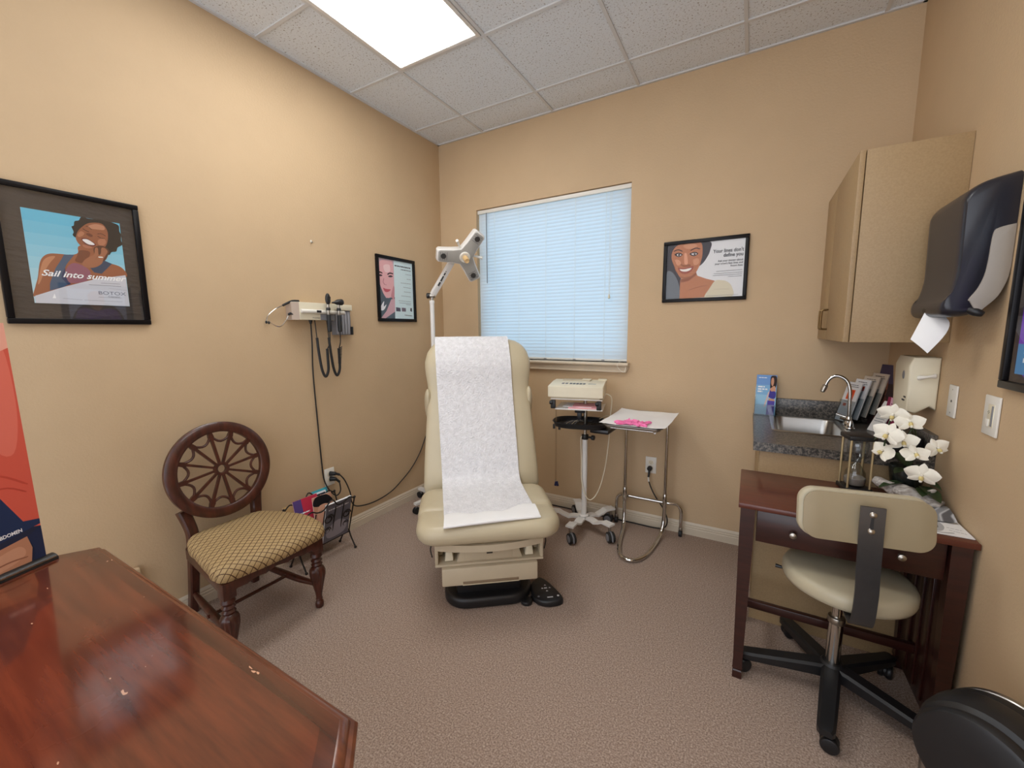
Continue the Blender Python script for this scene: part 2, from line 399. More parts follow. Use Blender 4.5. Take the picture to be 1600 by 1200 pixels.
g.build('ceiling_grid', ceil_o, smooth=0)
b = MB(); b.b2((-.12, YR, 0), (0, 0, H), wall_m); b.build('wall_left', kind='structure', smooth=0)
b = MB(); b.b2((W, YR, 0), (W+.12, 0, H), wall_m); b.build('wall_right', kind='structure', smooth=0)
b = MB()
b.b2((-.12, 0, 0), (WX0, .14, H), wall_m); b.b2((WX1, 0, 0), (W+.12, .14, H), wall_m)
b.b2((WX0, 0, 0), (WX1, .14, WZ0), wall_m); b.b2((WX0, 0, WZ1), (WX1, .14, H), wall_m)
b.build('wall_back', kind='structure', smooth=0)
def baseboard(name, p0, p1, inward):
    d = Vector(p1)-Vector(p0); n = Vector(inward)
    prof = [(0, 0), (.013, 0), (.013, .045), (.0105, .048), (.0105, .060), (.0075, .063), (.0075, .072), (.004, .080), (.0, .0865)]
    R = [[Vector(p)+n*a+Vector((0, 0, z)) for a, z in prof] for p in (p0, p1)]
    MBx = MB(); MBx.loft(R, trim_m); MBx.build(name, kind='structure', smooth=0)
baseboard('baseboard_left', (0, YR, 0), (0, 0, 0), (1, 0, 0))
baseboard('baseboard_back', (0, 0, 0), (W, 0, 0), (0, -1, 0))
baseboard('baseboard_right', (W, YR, 0), (W, -.77, 0), (-1, 0, 0))
# window: vinyl frame, glass, moulded sill
b = MB()
for lo, hi in (((WX0, .085, WZ0), (WX0+.04, .125, WZ1)), ((WX1-.04, .085, WZ0), (WX1, .125, WZ1)), ((WX0, .085, WZ0), (WX1, .125, WZ0+.04)),
               ((WX0, .085, WZ1-.04), (WX1, .125, WZ1))):
    b.b2(lo, hi, white_pl, bev=.003)
win = b.build('window_1', kind='structure')
b = MB(); b.b2((WX0+.03, .1, WZ0+.03), (WX1-.03, .105, WZ1-.03), pane_m); b.build('window_pane', win, smooth=0)
b = MB()
prof = [(.14, 1.172), (-.055, 1.172), (-.062, 1.165), (-.062, 1.157), (-.055, 1.150), (-.032, 1.147), (-.026, 1.135), (-.024, 1.118), (-.032, 1.112), (-.032, 1.104), (0, 1.100), (0, 1.147), (.14, 1.147)]
R = []
for x, k in ((WX0-.045, 0), (WX1+.022, 0)):
    R.append([Vector((x + (0 if z > 1.14 else (.02 if x < 1 else -.02)), y, z)) for y, z in prof])
b.loft(R, sill_m); b.build('window_sill', win, smooth=0)
# venetian blind inside the opening
BL = thing('window_blind', 'closed white mini blind hanging in the back-wall window', 'blind', ((WX0+WX1)/2, .035, WZ0))
b = MB(); b.b2((WX0+.004, .012, WZ1-.032), (WX1-.004, .05, WZ1-.004), white_pl, bev=.002); b.build('headrail', BL, world=True)
b = MB(); zt, zb_, n = WZ1-.04, WZ0+.034, 45
for k in range(n):
    z = zt - (zt-zb_)*k/(n-1); til = math.radians(86); R = []
    for j in range(4):
        a = (j/3-.5)*.0365; sag = .0018*(1-(2*j/3-1)**2)
        y = .033 + a*math.cos(til) - sag*math.sin(til); zz = z - a*math.sin(til)*-1 - sag*math.cos(til)
        R.append([Vector((WX0+.006, y, zz)), Vector((WX1-.006, y, zz))])
    b.grid(R, slat_m)
b.build('slats', BL, world=True)
b = MB(); b.b2((WX0+.006, .022, WZ0+.004), (WX1-.006, .046, WZ0+.02), white_pl, bev=.003)
br = b.build('bottom_rail', BL, world=True)
for x in (.75, 1.0, 1.245, 1.47):
    b = MB(); b.box((x, .021, WZ0+.012), (.022, .003, .006), grey_pl); b.build('rail_clip', br, world=True)
for x in (.548, .769, 1.008, 1.246, 1.475):
    b = MB(); b.cyl((x, .014, WZ0+.02), (x, .014, WZ1-.03), .0013, white_pl, seg=6); b.build('ladder_cord', BL, world=True)
b = MB(); b.cyl((.473, .006, 1.80), (.473, .006, 2.36), .0035, grey_pl, seg=8); b.build('tilt_wand', BL, world=True)
b = MB(); b.tube([(1.505, .008, 2.36), (1.507, .008, 1.66), (1.51, .006, 1.65), (1.513, .008, 1.66), (1.515, .008, 2.36)], .0012, white_pl, seg=6); lc = b.build('lift_cord', BL, world=True)
b = MB(); b.lathe([(.003, .0), (.009, .004), (.007, .02), (.003, .034)], ivory_pl, Matrix.Translation((1.51, .006, 1.625)), 12); b.build('tassel', lc, world=True)
b = MB(); b.tube([(1.62, .0, 1.19), (1.60, -.064, 1.165), (1.615, -.065, 1.13), (1.65, -.066, 1.11), (1.66, -.05, 1.15)], .0013, white_pl, sm=6, seg=6); b.build('loose_cord', BL, world=True)
# recessed ceiling light, two feet by four
LX0, LX1, LY1, LY0 = gx+.012, gx+G-.012, gy-G-.012, gy-3*G+.012
LT = thing('ceiling_light', 'glowing white fluorescent troffer set in the ceiling grid', 'ceiling light', ((LX0+LX1)/2, (LY0+LY1)/2, H-.02))
b = MB()
for lo, hi in (((LX0, LY0, H-.012), (LX0+.022, LY1, H-.0005)), ((LX1-.022, LY0, H-.012), (LX1, LY1, H-.0005)), ((LX0+.022, LY0, H-.012), (LX1-.022, LY0+.022, H-.0005)), ((LX0+.022, LY1-.022, H-.012), (LX1-.022, LY1, H-.0005))):
    b.b2(lo, hi, white_met, bev=.003)
b.build('light_frame', LT, world=True)
b = MB(); b.b2((LX0+.021, LY0+.021, H-.008), (LX1-.021, LY1-.021, H-.002), lens_mat(LENS)); b.build('diffuser', LT, world=True, smooth=0)

# the matching troffer, just above the top of the frame
X2 = gx+2*G; LX0b, LX1b, LY0b, LY1b = X2+.012, X2+G-.012, gy-4*G+.012, gy-2*G-.012
LT2 = thing('ceiling_light', 'second white fluorescent troffer, on the right, above the top edge of the photo', 'ceiling light', ((LX0b+LX1b)/2, (LY0b+LY1b)/2, H-.02))
b = MB()
for lo, hi in (((LX0b, LY0b, H-.012), (LX0b+.022, LY1b, H-.0005)), ((LX1b-.022, LY0b, H-.012), (LX1b, LY1b, H-.0005)), ((LX0b+.022, LY0b, H-.012), (LX1b-.022, LY0b+.022, H-.0005)), ((LX0b+.022, LY1b-.022, H-.012), (LX1b-.022, LY1b, H-.0005))):
    b.b2(lo, hi, white_met, bev=.003)
b.build('light_frame', LT2, world=True)
b = MB(); b.b2((LX0b+.021, LY0b+.021, H-.008), (LX1b-.021, LY1b-.021, H-.002), lens_mat(LENS*.75)); b.build('diffuser', LT2, world=True, smooth=0)
ART_SAIL=[((158,96,66),'s',[(4,68),(28,176),(64,278),(99,425),(138,501),(202,544),(298,555),(415,558),(493,589),(518,671),(709,697),(649,535),(723,501),(848,504),(968,462),(993,354),(638,295),(298,187),(156,127)]),((196,134,98),'s',[(124,436),(188,507),(259,521),(199,445),(145,360),(74,218),(60,227)]),((122,70,50),'s',[(482,555),(518,620),(621,615),(589,527),(528,479),(454,493)]),((72,92,118),'p',[(348,552),(454,564),(362,448),(301,337),(351,221),(298,190),(160,142),(170,221),(245,391),(316,496)]),((52,62,98),'p',[(344,411),(301,337),(291,286),(351,215),(376,232),(330,309)]),((56,72,98),'p',[(599,436),(770,533),(851,504),(787,439),(720,374),(638,382)]),((150,92,110),'s',[(362,411),(443,470),(560,431),(599,363),(539,275),(376,241),(340,320)]),((38,32,30),'s',[(496,759),(465,785),(479,819),(465,875),(489,892),(504,941),(550,960),(578,1000),(649,997),(730,1000),(819,1000),(894,1000),(929,994),(986,972),(986,907),(1000,870),(993,802),(1000,748),(943,708),(918,657),(865,643),(833,606),(798,637),(730,711),(599,754)]),((152,92,64),'s',[(496,771),(525,836),(582,898),(642,941),(723,963),(801,958),(844,895),(844,810),(816,722),(766,669),(684,654),(624,643),(560,654),(518,691),(496,731)]),((192,134,104),'s',[(638,909),(720,946),(809,938),(812,895),(734,887),(663,887)]),((186,124,92),'s',[(514,793),(553,839),(589,824),(567,790),(525,771)]),((182,120,90),'s',[(727,762),(791,793),(816,754),(780,708),(730,711)]),((180,116,88),'s',[(553,688),(610,686),(656,671),(624,654),(567,660)]),((44,28,24),'l5',[(613,907),(645,901),(674,873)]),((44,28,24),'l6',[(578,873),(603,858),(642,844)]),((44,28,24),'l5',[(727,836),(777,844),(819,824)]),((44,28,24),'l6',[(727,810),(766,793),(805,796)]),((112,62,46),'s',[(606,816),(635,830),(674,813),(667,793),(635,793)]),((112,52,48),'s',[(550,756),(603,768),(656,742),(695,714),(677,686),(621,686),(574,705)]),((245,240,238),'s',[(560,748),(610,756),(656,734),(684,711),(670,700),(621,700),(578,722)]),((92,56,42),'s',[(667,660),(759,705),(837,663),(816,595),(766,527),(688,538)]),((168,108,78),'s',[(521,459),(550,513),(613,561),(663,592),(684,666),(713,669),(713,595),(738,609),(755,677),(791,680),(819,643),(780,581),(759,547),(734,493),(656,442),(567,431)]),((120,70,52),'l4',[(713,589),(670,538)]),((240,236,230),'s',[(709,572),(752,575),(755,564),(713,561)]),((212,212,220),'p',[(11,76),(298,190),(642,306),(993,380),(996,3),(11,0)]),((250,250,252),'p',[(174,59),(199,113),(209,59)]),((60,60,70),'d4',[(699,263),(915,266)]),((60,60,70),'d4',[(564,235),(922,238)]),((120,120,130),'l3',[(780,207),(989,195)]),((110,110,120),'d3',[(652,96),(911,96)]),((130,130,138),'d3',[(277,62),(472,54)]),((130,130,138),'d3',[(493,54),(918,51)])]
ART_FACE=[((214,234,238),'p',[(429,995),(1000,1000),(991,0),(414,0)]),((200,170,182),'p',[(0,991),(435,995),(414,0),(0,0)]),((86,98,108),'p',[(6,598),(109,415),(178,345),(429,372),(414,0),(0,0)]),((229,176,180),'s',[(3,858),(71,953),(237,975),(399,959),(414,736),(411,562),(355,429),(293,361),(198,354),(109,427),(30,558),(0,702)]),((240,205,206),'s',[(148,883),(308,907),(320,804),(183,781)]),((204,140,148),'s',[(325,406),(405,562),(429,521),(408,345),(340,359)]),((206,166,176),'p',[(320,330),(429,345),(420,126),(130,0),(9,0),(175,129)]),((235,236,240),'s',[(3,172),(115,289),(104,203),(178,237),(124,160),(47,131)]),((60,42,46),'l22',[(15,758),(53,763),(109,749)]),((60,42,46),'l22',[(243,740),(317,770),(408,765)]),((70,52,60),'s',[(9,711),(50,729),(107,713),(47,695)]),((70,52,60),'s',[(257,711),(331,736),(399,722),(325,700)]),((192,130,136),'l14',[(142,670),(115,605),(151,578)]),((180,118,124),'l14',[(133,573),(207,564)]),((196,92,104),'s',[(109,512),(172,499),(246,497),(317,494),(263,458),(178,445),(130,470)]),((70,72,78),'d20',[(459,912),(941,910)]),((90,92,98),'d14',[(636,860),(944,858)]),((150,160,164),'d9',[(775,788),(947,788)]),((150,160,164),'d9',[(811,709),(941,707)]),((150,160,164),'d9',[(618,630),(935,630)]),((150,160,164),'d9',[(695,560),(932,555)]),((150,160,164),'d9',[(710,481),(926,479)]),((150,160,164),'d9',[(624,406),(920,402)]),((150,160,164),'d9',[(536,318),(914,314)]),((150,160,164),'d9',[(553,282),(911,280)]),((150,160,164),'d9',[(757,260),(908,257)]),((84,80,96),'p',[(447,201),(577,194),(583,131),(450,131)]),((120,108,120),'p',[(618,199),(743,196),(743,133),(621,133)]),((66,62,72),'p',[(891,203),(935,201),(938,133),(879,149)]),((100,100,108),'d12',[(701,72),(935,61)])]
ART_LINES=[((64,60,66),'s',[(0,1000),(152,1000),(549,1000),(569,834),(533,717),(482,618),(395,534),(308,466),(208,364),(208,0),(7,0),(2,510)]),((112,118,126),'s',[(7,478),(87,501),(174,303),(199,9),(7,0)]),((186,122,88),'s',[(85,898),(154,988),(290,1000),(446,994),(475,802),(453,621),(404,472),(333,376),(254,347),(185,414),(123,577),(69,758)]),((188,126,92),'p',[(199,364),(321,385),(404,478),(422,408),(536,344),(647,297),(616,222),(531,12),(199,3)]),((205,146,112),'s',[(223,971),(324,997),(404,948),(362,907),(270,904)]),((212,152,120),'s',[(118,720),(174,714),(199,647),(154,621)]),((208,148,114),'s',[(357,694),(422,714),(438,638),(382,598)]),((222,160,128),'s',[(239,816),(272,810),(290,638),(246,644)]),((150,92,64),'s',[(199,647),(246,612),(315,627),(326,589),(248,580),(205,609)]),((40,28,28),'l16',[(96,880),(156,901),(214,866)]),((40,28,28),'l16',[(317,866),(384,901),(442,878)]),((46,34,36),'s',[(107,819),(158,848),(217,810),(167,770)]),((46,34,36),'s',[(308,808),(375,837),(420,799),(366,761)]),((225,220,218),'s',[(138,813),(158,828),(201,805),(165,784)]),((225,220,218),'s',[(330,805),(373,816),(404,796),(366,778)]),((60,44,40),'s',[(154,810),(170,825),(185,808),(170,784)]),((60,44,40),'s',[(359,799),(373,813),(388,796),(373,778)]),((156,84,70),'s',[(163,571),(248,563),(366,583),(346,504),(286,458),(223,466),(185,507)]),((240,236,230),'s',[(188,545),(248,539),(339,554),(321,516),(279,496),(228,501),(203,519)]),((170,108,78),'l10',[(129,624),(123,563),(158,481)]),((170,108,78),'l10',[(393,595),(393,534),(364,475)]),((110,66,46),'l8',[(194,414),(266,382),(333,399)]),((150,92,66),'p',[(199,362),(321,382),(404,472),(413,426),(313,324),(210,300)]),((140,88,62),'l7',[(297,146),(431,198),(563,224)]),((150,96,70),'l7',[(511,105),(563,195)]),((216,208,184),'s',[(652,297),(730,300),(795,274),(853,195),(879,20),(699,15),(529,9),(585,163)]),((190,182,158),'d8',[(645,146),(826,140)]),((120,122,128),'d9',[(661,458),(973,461)]),((120,122,128),'d9',[(632,420),(975,420)]),((120,122,128),'d9',[(621,388),(973,388)]),((120,122,128),'d9',[(812,356),(973,356)]),((150,150,150),'d6',[(547,35),(940,38)])]
# ---------------------------------------------------------------- framed posters
def framed(label, X, w, h, fw, dep, sheet, layers, mat_rgb=None, extra=None, paper=(240, 240, 240), gl=None):
    """X maps x right, y up, z out of the wall; lower left outer corner at the origin. sheet = (x, y, w, h)"""
    T = thing('framed_poster', label, 'framed picture', tuple(X.to_translation()))
    I = WM[T.name].inverted() @ X
    b = MB()
    for lo, hi in (((0, 0), (w, fw)), ((0, h-fw), (w, h)), ((0, fw), (fw, h-fw)), ((w-fw, fw), (w, h-fw))):
        b.box(((lo[0]+hi[0])/2, (lo[1]+hi[1])/2, dep/2), (hi[0]-lo[0], hi[1]-lo[1], dep), black_fr, bev=.003, M=I)
    b.build('picture_frame', T)
    if mat_rgb:
        b = MB(); mm = mat('black_fabric_mat', mat_rgb, .7, var=.18, vs=6, bump=.5, bs=18, stretch=(1, 1, 3))
        b.box((w/2, h/2, .004), (w-fw, h-fw, .003), mm, M=I); b.build('mat_board', T, smooth=0)
    b = MB(); sx, sy, sw, sh = sheet
    b.box((sx+sw/2, sy+sh/2, .0065), (sw, sh, .001), flat(paper), M=I)
    A = I @ Matrix.Translation((sx, sy, .0071)); z = art(b, A, sw, sh, layers)
    if extra: extra(b, A, sw, sh, z+1e-4)
    b.build('poster', T, smooth=0)
    b = MB(); b.flatpoly([(fw-.002, fw-.002), (w-fw+.002, fw-.002), (w-fw+.002, h-fw+.002), (fw-.002, h-fw+.002)], .0125, gl or acryl_m, I); b.build('glass', T, smooth=0)
    return T
def bands(cols, v0=0, v1=1000, u0=0, u1=1000):
    n = len(cols); return [(c, 'p', [(u0, v1-(v1-v0)*(k+1)/n), (u1, v1-(v1-v0)*(k+1)/n), (u1, v1-(v1-v0)*k/n), (u0, v1-(v1-v0)*k/n)]) for k, c in enumerate(cols)]
def mixc(a, c, n): return [tuple(int(a[i]+(c[i]-a[i])*k/(n-1)) for i in range(3)) for k in range(n)]
XL = lambda y, z: Matrix.Translation((.001, y, z)) @ Matrix(((0, 0, 1, 0), (1, 0, 0, 0), (0, 1, 0, 0), (0, 0, 0, 1)))     # left wall
XB = lambda x, z: Matrix.Translation((x, -.001, z)) @ Matrix(((1, 0, 0, 0), (0, 0, -1, 0), (0, 1, 0, 0), (0, 0, 0, 1)))    # back wall
XR = lambda y, z: Matrix.Translation((W-.001, y, z)) @ Matrix(((0, 0, -1, 0), (-1, 0, 0, 0), (0, 1, 0, 0), (0, 0, 0, 1)))  # right wall
def tx(b, A, w, h, z, body, u, v, size, rgb, align='LEFT', shear=0., off=0., sx=1.):
    b.text(body, size*h/1000, flat(rgb), A @ Matrix.Translation((u*w/1000, v*h/1000, 0)), align, shear, off, z, sx)
def ex1(b, A, w, h, z):
    tx(b, A, w, h, z, 'Sail into summer', 96, 302, 92, (252, 252, 252), 'LEFT', .38, .0006, 1.12)
    tx(b, A, w, h, z, 'BOTOX', 650, 128, 58, (108, 108, 120), 'LEFT', 0, 0, 1.25)
    tx(b, A, w, h, z, 'Cosmetic', 760, 100, 28, (120, 120, 132))
framed('large black framed poster reading Sail into summer with a laughing woman against blue sky', XL(-2.533, 1.444), .425, .522, .021, .018,
       (.076, .080, .282, .353), bands(mixc((104, 190, 220), (196, 224, 232), 8)) + ART_SAIL, (58, 50, 46), ex1, gl=pic_glass)
def ex2(b, A, w, h, z): pass
framed('black framed poster of half a pale face beside text, near the room corner', XL(-.76, 1.481), .399, .487, .024, .018,
       (.022, .022, .355, .443), ART_FACE, None, ex2, (214, 234, 238))
def ex3(b, A, w, h, z):
    k = (40, 40, 44)
    tx(b, A, w, h, z, "Your lines don't", 978, 782, 88, k, 'RIGHT', 0, .0005, .84)
    tx(b, A, w, h, z, 'define you', 976, 704, 88, k, 'RIGHT', 0, .0005, .84)
    for s, v in (('Ask your doctor about', 622), ("your crow's feet lines and", 574), ('frown lines', 527)):
        tx(b, A, w, h, z, s, 976, v, 48, k, 'RIGHT', 0, .0002, .88)
framed("black framed poster reading Your lines don't define you with a smiling woman", XB(1.876, 1.581), .490, .388, .022, .018,
       (.018, .020, .454, .348), ART_LINES, None, ex3, (226, 228, 231))
PUR = [((40, 34, 48), 's', [(60, 520), (300, 760), (700, 760), (960, 520), (990, 0), (20, 0)]), ((98, 40, 168), 's', [(120, 560), (300, 690), (520, 640), (740, 690), (900, 560), (930, 0), (90, 0)]),
       ((176, 116, 88), 's', [(380, 800), (420, 720), (520, 640), (640, 720), (660, 800), (660, 920), (520, 980), (400, 920)]), ((110, 46, 190), 'p', [(0, 150), (1000, 150), (1000, 330), (0, 330)]),
       ((60, 140, 200), 'p', [(0, 0), (1000, 0), (1000, 150), (0, 150)]), ((230, 236, 246), 'd22', [(80, 70), (900, 70)]), ((230, 236, 246), 'd14', [(80, 110), (700, 110)]),
       ((226, 220, 240), 'l5', [(280, 400), (720, 400)]), ((226, 220, 240), 'l5', [(280, 560), (720, 560)]), ((226, 220, 240), 'l5', [(280, 400), (280, 560)]), ((226, 220, 240), 'l5', [(720, 400), (720, 560)])]
framed('black framed purple and blue poster cut off by the right edge of the photo', XR(-1.198, 1.228), .50, .64, .022, .02,
       (.05, .045, .40, .55), bands(mixc((170, 206, 236), (196, 176, 226), 4)) + PUR, (46, 40, 42))
# ---------------------------------------------------------------- left wall: diagnostic set, outlet, cords
D = thing('diagnostic_unit', 'cream wall transformer with two corded scopes mounted on the left wall', 'medical wall unit', (0, -1.25, 1.38))
b = MB(); b.prism([(.001, -1.455), (.055, -1.455), (.085, -1.425), (.085, -1.19), (.001, -1.19)], .105, ivory_pl, Matrix.Translation((0, 0, 1.478)), bev=.004)
body = b.build('housing', D, world=True)
b = MB(); b.prism([(.001, -1.4565), (.056, -1.4565), (.084, -1.4275), (.084, -1.4255), (.001, -1.4255)], .103, mat('taupe_plastic', (168, 150, 134), .5), Matrix.Translation((0, 0, 1.4785))); b.build('end_cap', D, world=True)
b = MB(); b.b2((.001, -1.19, 1.545), (.06, -1.03, 1.584), ivory_pl, bev=.004); b.build('top_strip', D, world=True)
b = MB(); b.b2((.001, -1.155, 1.385), (.045, -1.035, 1.545), grey_pl, bev=.004)
for k in range(5): b.b2((.045, -1.152+.022*k, 1.39), (.052, -1.136+.022*k, 1.542), mat('light_grey_plastic', (146, 146, 152), .45), bev=.003)
b.build('tip_dispenser', D, world=True)
b = MB(); b.b2((.03, -1.04, 1.385), (.056, -1.025, 1.44), black_pl, bev=.003); b.build('dispenser_latch', D, world=True)
b = MB(); b.b2((.084, -1.29, 1.479), (.0875, -1.19, 1.515), grey_pl, bev=.001); b.build('lower_panel', D, world=True)
b = MB(); b.cyl((.092, -1.42, 1.530), (.092, -1.12, 1.528), .012, white_pl, seg=14, bev=.003); b.build('handset_rail', D, world=True)
b = MB(); b.b2((.101, -1.325, 1.523), (.106, -1.295, 1.537), black_pl, bev=.001); b.build('rail_switch', D, world=True)
b = MB(); b.text('WelchAllyn', .011, flat((70, 70, 72)), XL(-1.345, 1.488) @ Matrix.Translation((0, 0, .0848))); b.build('maker_lettering', body, world=True, smooth=0)
b = MB(); b.cyl((.05, -1.335, 1.478), (.05, -1.335, 1.455), .012, black_pl, r1=.006, seg=12)
b.tube([(.05, -1.335, 1.46), (.035, -1.325, 1.34), (.014, -1.318, 1.15), (.010, -1.309, .87), (.010, -1.300, .58), (.012, -1.292, .44), (.03, -1.27, .36), (.05, -1.235, .315), (.055, -1.205, .34), (.05, -1.205, .40)], .0042, black_rb, sm=8, seg=8)
pc = b.build('power_cord', D, world=True)
b = MB(); b.cyl((.0085, -1.245, .427), (.045, -1.225, .425), .016, black_rb, r1=.012, seg=14, bev=.003); b.cyl((.04, -1.225, .425), (.052, -1.205, .40), .008, black_rb, seg=10)
b.build('plug', pc, world=True)
def handset(name, label, y, kind):
    T = thing(name, label, 'scope', (.115, y, 1.40))
    b = MB(); b.lathe([(.008, 0), (.0125, .004), (.0135, .03), (.012, .10), (.010, .106)], black_rb, Matrix.Translation((.118, y, 1.405)), 16); b.build('handle', T, world=True)
    b = MB(); b.lathe([(.008, 0), (.0095, .002), (.0095, .03), (.008, .034)], nickel, Matrix.Translation((.118, y, 1.510)), 16); b.lathe([(.010, 0), (.013, .002), (.013, .014), (.010, .018)], black_pl, Matrix.Translation((.118, y, 1.538)), 16); b.build('collar', T, world=True)
    b = MB()
    if kind == 'o':
        b.cyl((.118, y, 1.554), (.118, y, 1.575), .008, nickel, seg=12); b.ell((.12, y, 1.607), (.013, .0175, .036), black_pl); b.cyl((.128, y, 1.615), (.136, y, 1.615), .009, black_pl, seg=14)
        h = b.build('head', T, world=True); b = MB(); b.cyl((.135, y, 1.606), (.1375, y, 1.606), .004, clear_m, seg=10); b.build('lens', h, world=True)
    else:
        b.cyl((.118, y, 1.554), (.118, y, 1.575), .009, nickel, seg=12); b.lathe([(.004, -.045), (.007, -.03), (.016, -.012), (.019, .0), (.02, .022), (.016, .028)], black_pl, Matrix.Translation((.12, y, 1.592)) @ frame_to((.15, 1, .1)), 18)
        b.build('head', T, world=True)
    a = y-.058 if kind == 'o' else y-.05
    top = [(.06, a, 1.478), (.062, a+.002, 1.43), (.065, a+.004, 1.365)]
    b = MB(); b.tube(top, .003, black_rb, sm=6, seg=8)
    b.tube([(.065, a+.004, 1.37), (.07, a+.008, 1.27), (.075, a+.018, 1.17), (.082, a+.035, 1.125), (.092, a+.050, 1.165), (.097, a+.048, 1.24), (.102, a+.044, 1.30)], .0082, black_rb, sm=8, seg=10)
    if kind == 't':
        pts = []
        for k in range(80):
            t = k/79; c = Vector((.102+.01*t, a+.044+.006*t, 1.20+.11*t)); an = k*.9
            pts.append(c + Vector((.008*math.cos(an), .010*math.sin(an), 0)))
        b.tube(pts, .0022, black_rb, seg=6)
    b.tube([(.102, a+.046, 1.30), (.112, y+.002, 1.34), (.118, y, 1.41)], .0032, black_rb, sm=6, seg=8)
    b.build('coiled_cord', T, world=True)
handset('ophthalmoscope', 'black oval-headed scope, left of the two hanging on the cream wall unit', -1.256, 'o')
handset('otoscope', 'black scope with pointed side tip, right of the two hanging on the cream wall unit', -1.180, 't')
S = thing('stethoscope', 'stethoscope headset hooked over the left end of the wall unit', 'stethoscope', (.03, -1.5, 1.44))
b = MB(); b.tube([(.045, -1.40, 1.59), (.045, -1.44, 1.588), (.035, -1.475, 1.570), (.03, -1.492, 1.560)], .0065, black_rb, sm=6); b.tube([(.06, -1.44, 1.50), (.05, -1.458, 1.515), (.04, -1.468, 1.508)], .0065, black_rb, sm=6)
b.build('rubber_tube', S, world=True)
b = MB(); b.tube([(.03, -1.490, 1.561), (.026, -1.535, 1.538), (.022, -1.577, 1.500), (.022, -1.590, 1.470)], .003, chrome, sm=8, seg=8)
b.tube([(.04, -1.467, 1.508), (.05, -1.49, 1.475), (.055, -1.525, 1.441), (.05, -1.552, 1.442), (.036, -1.583, 1.468)], .003, chrome, sm=8, seg=8); b.build('ear_tubes', S, world=True)
for p in ((.020, -1.588, 1.463), (.036, -1.583, 1.460)):
    b = MB(); b.ell(p, (.006, .006, .009), black_rb); b.build('ear_tip', S, world=True)
b = MB(); b.cyl((.0005, -1.261, 1.954), (.012, -1.261, 1.958), .0022, nickel, seg=8); b.cyl((.012, -1.261, 1.958), (.014, -1.261, 1.9585), .005, nickel, seg=10)
b.ell((.001, -1.261, 1.965), (.001, .006, .009), white_pl, u=10, v=8); b.build('wall_nail', label='small bare nail in the tan left wall above the wall unit', cat='nail')
def outlet(label, X):
    T = thing('wall_outlet', label, 'outlet', tuple(X.to_translation())); I = WM[T.name].inverted() @ X
    b = MB(); b.box((0, 0, .003), (.074, .118, .006), white_pl, bev=.002, M=I); b.build('cover_plate', T)
    for s in (-1, 1):
        b = MB(); b.prism(rrect(.034, .030, .012), .002, ivory_pl, I @ Matrix.Translation((0, s*.0195, .0058)), bev=.0005)
        for dx, hh in ((-.006, .008), (.006, .007)): b.box((dx, s*.0195+.003, .0079), (.0018, hh, .0006), black_pl, M=I)
        b.cyl((0, s*.0195-.008, .0076), (0, s*.0195-.008, .0082), .0022, black_pl, seg=10, M=I); b.build('socket', T)
    return T
outlet('white outlet plate with two black plugs, low on the left wall behind the magazine rack', XL(-1.245, .440))
outlet('white outlet plate with one black plug, low on the back wall behind the instrument stand', XB(1.842, .452))
PCD = thing('power_cord', 'black cord sagging along the left wall from its outlet to the exam chair', 'cord', (.02, -.9, .15))
b = MB(); b.tube([(.05, -1.205, .455), (.06, -1.17, .40), (.055, -1.13, .30), (.03, -1.10, .21), (.014, -1.041, .157), (.012, -.90, .132), (.012, -.735, .148), (.012, -.60, .205), (.012, -.478, .28), (.014, -.38, .38), (.02, -.318, .49), (.05, -.29, .60), (.12, -.33, .66)], .0042, black_rb, sm=8, seg=8); b.build('cable', PCD, world=True)
b = MB(); b.cyl((.0085, -1.245, .463), (.045, -1.225, .463), .016, black_rb, r1=.012, seg=14, bev=.003); b.cyl((.04, -1.225, .463), (.053, -1.203, .45), .008, black_rb, seg=10); b.build('plug', PCD, world=True)
PB = thing('power_cord', 'black cord with a white taped end dropping from the back-wall outlet to the floor', 'cord', (1.85, -.03, .0))
b = MB(); b.tube([(1.838, -.035, .425), (1.836, -.045, .375), (1.850, -.05, .32), (1.885, -.05, .25), (1.945, -.05, .165), (1.972, -.045, .09), (1.958, -.04, .03), (1.90, -.035, .008), (1.70, -.03, .006), (1.40, -.03, .006), (1.1, -.03, .006), (.85, -.035, .006)], .0045, black_rb, sm=8, seg=8); b.build('cable', PB, world=True)
b = MB(); b.tube([(1.8355, -.045, .375), (1.840, -.049, .345)], .006, white_pl, seg=8); b.build('tape', PB, world=True)
b = MB(); b.cyl((1.838, -.0085, .432), (1.838, -.035, .430), .017, black_rb, seg=16, bev=.004); b.tube([(1.838, -.033, .432), (1.838, -.038, .405), (1.836, -.044, .375)], .0075, black_rb, sm=5); b.build('plug', PB, world=True)
b = MB(); b.b2((.0005, -2.315, .20), (.03, -2.258, .335), wall_m, bev=.008, seg=3); b.build('wall_box', label='small tan painted box on the left wall peeking above the table edge', cat='wall box')
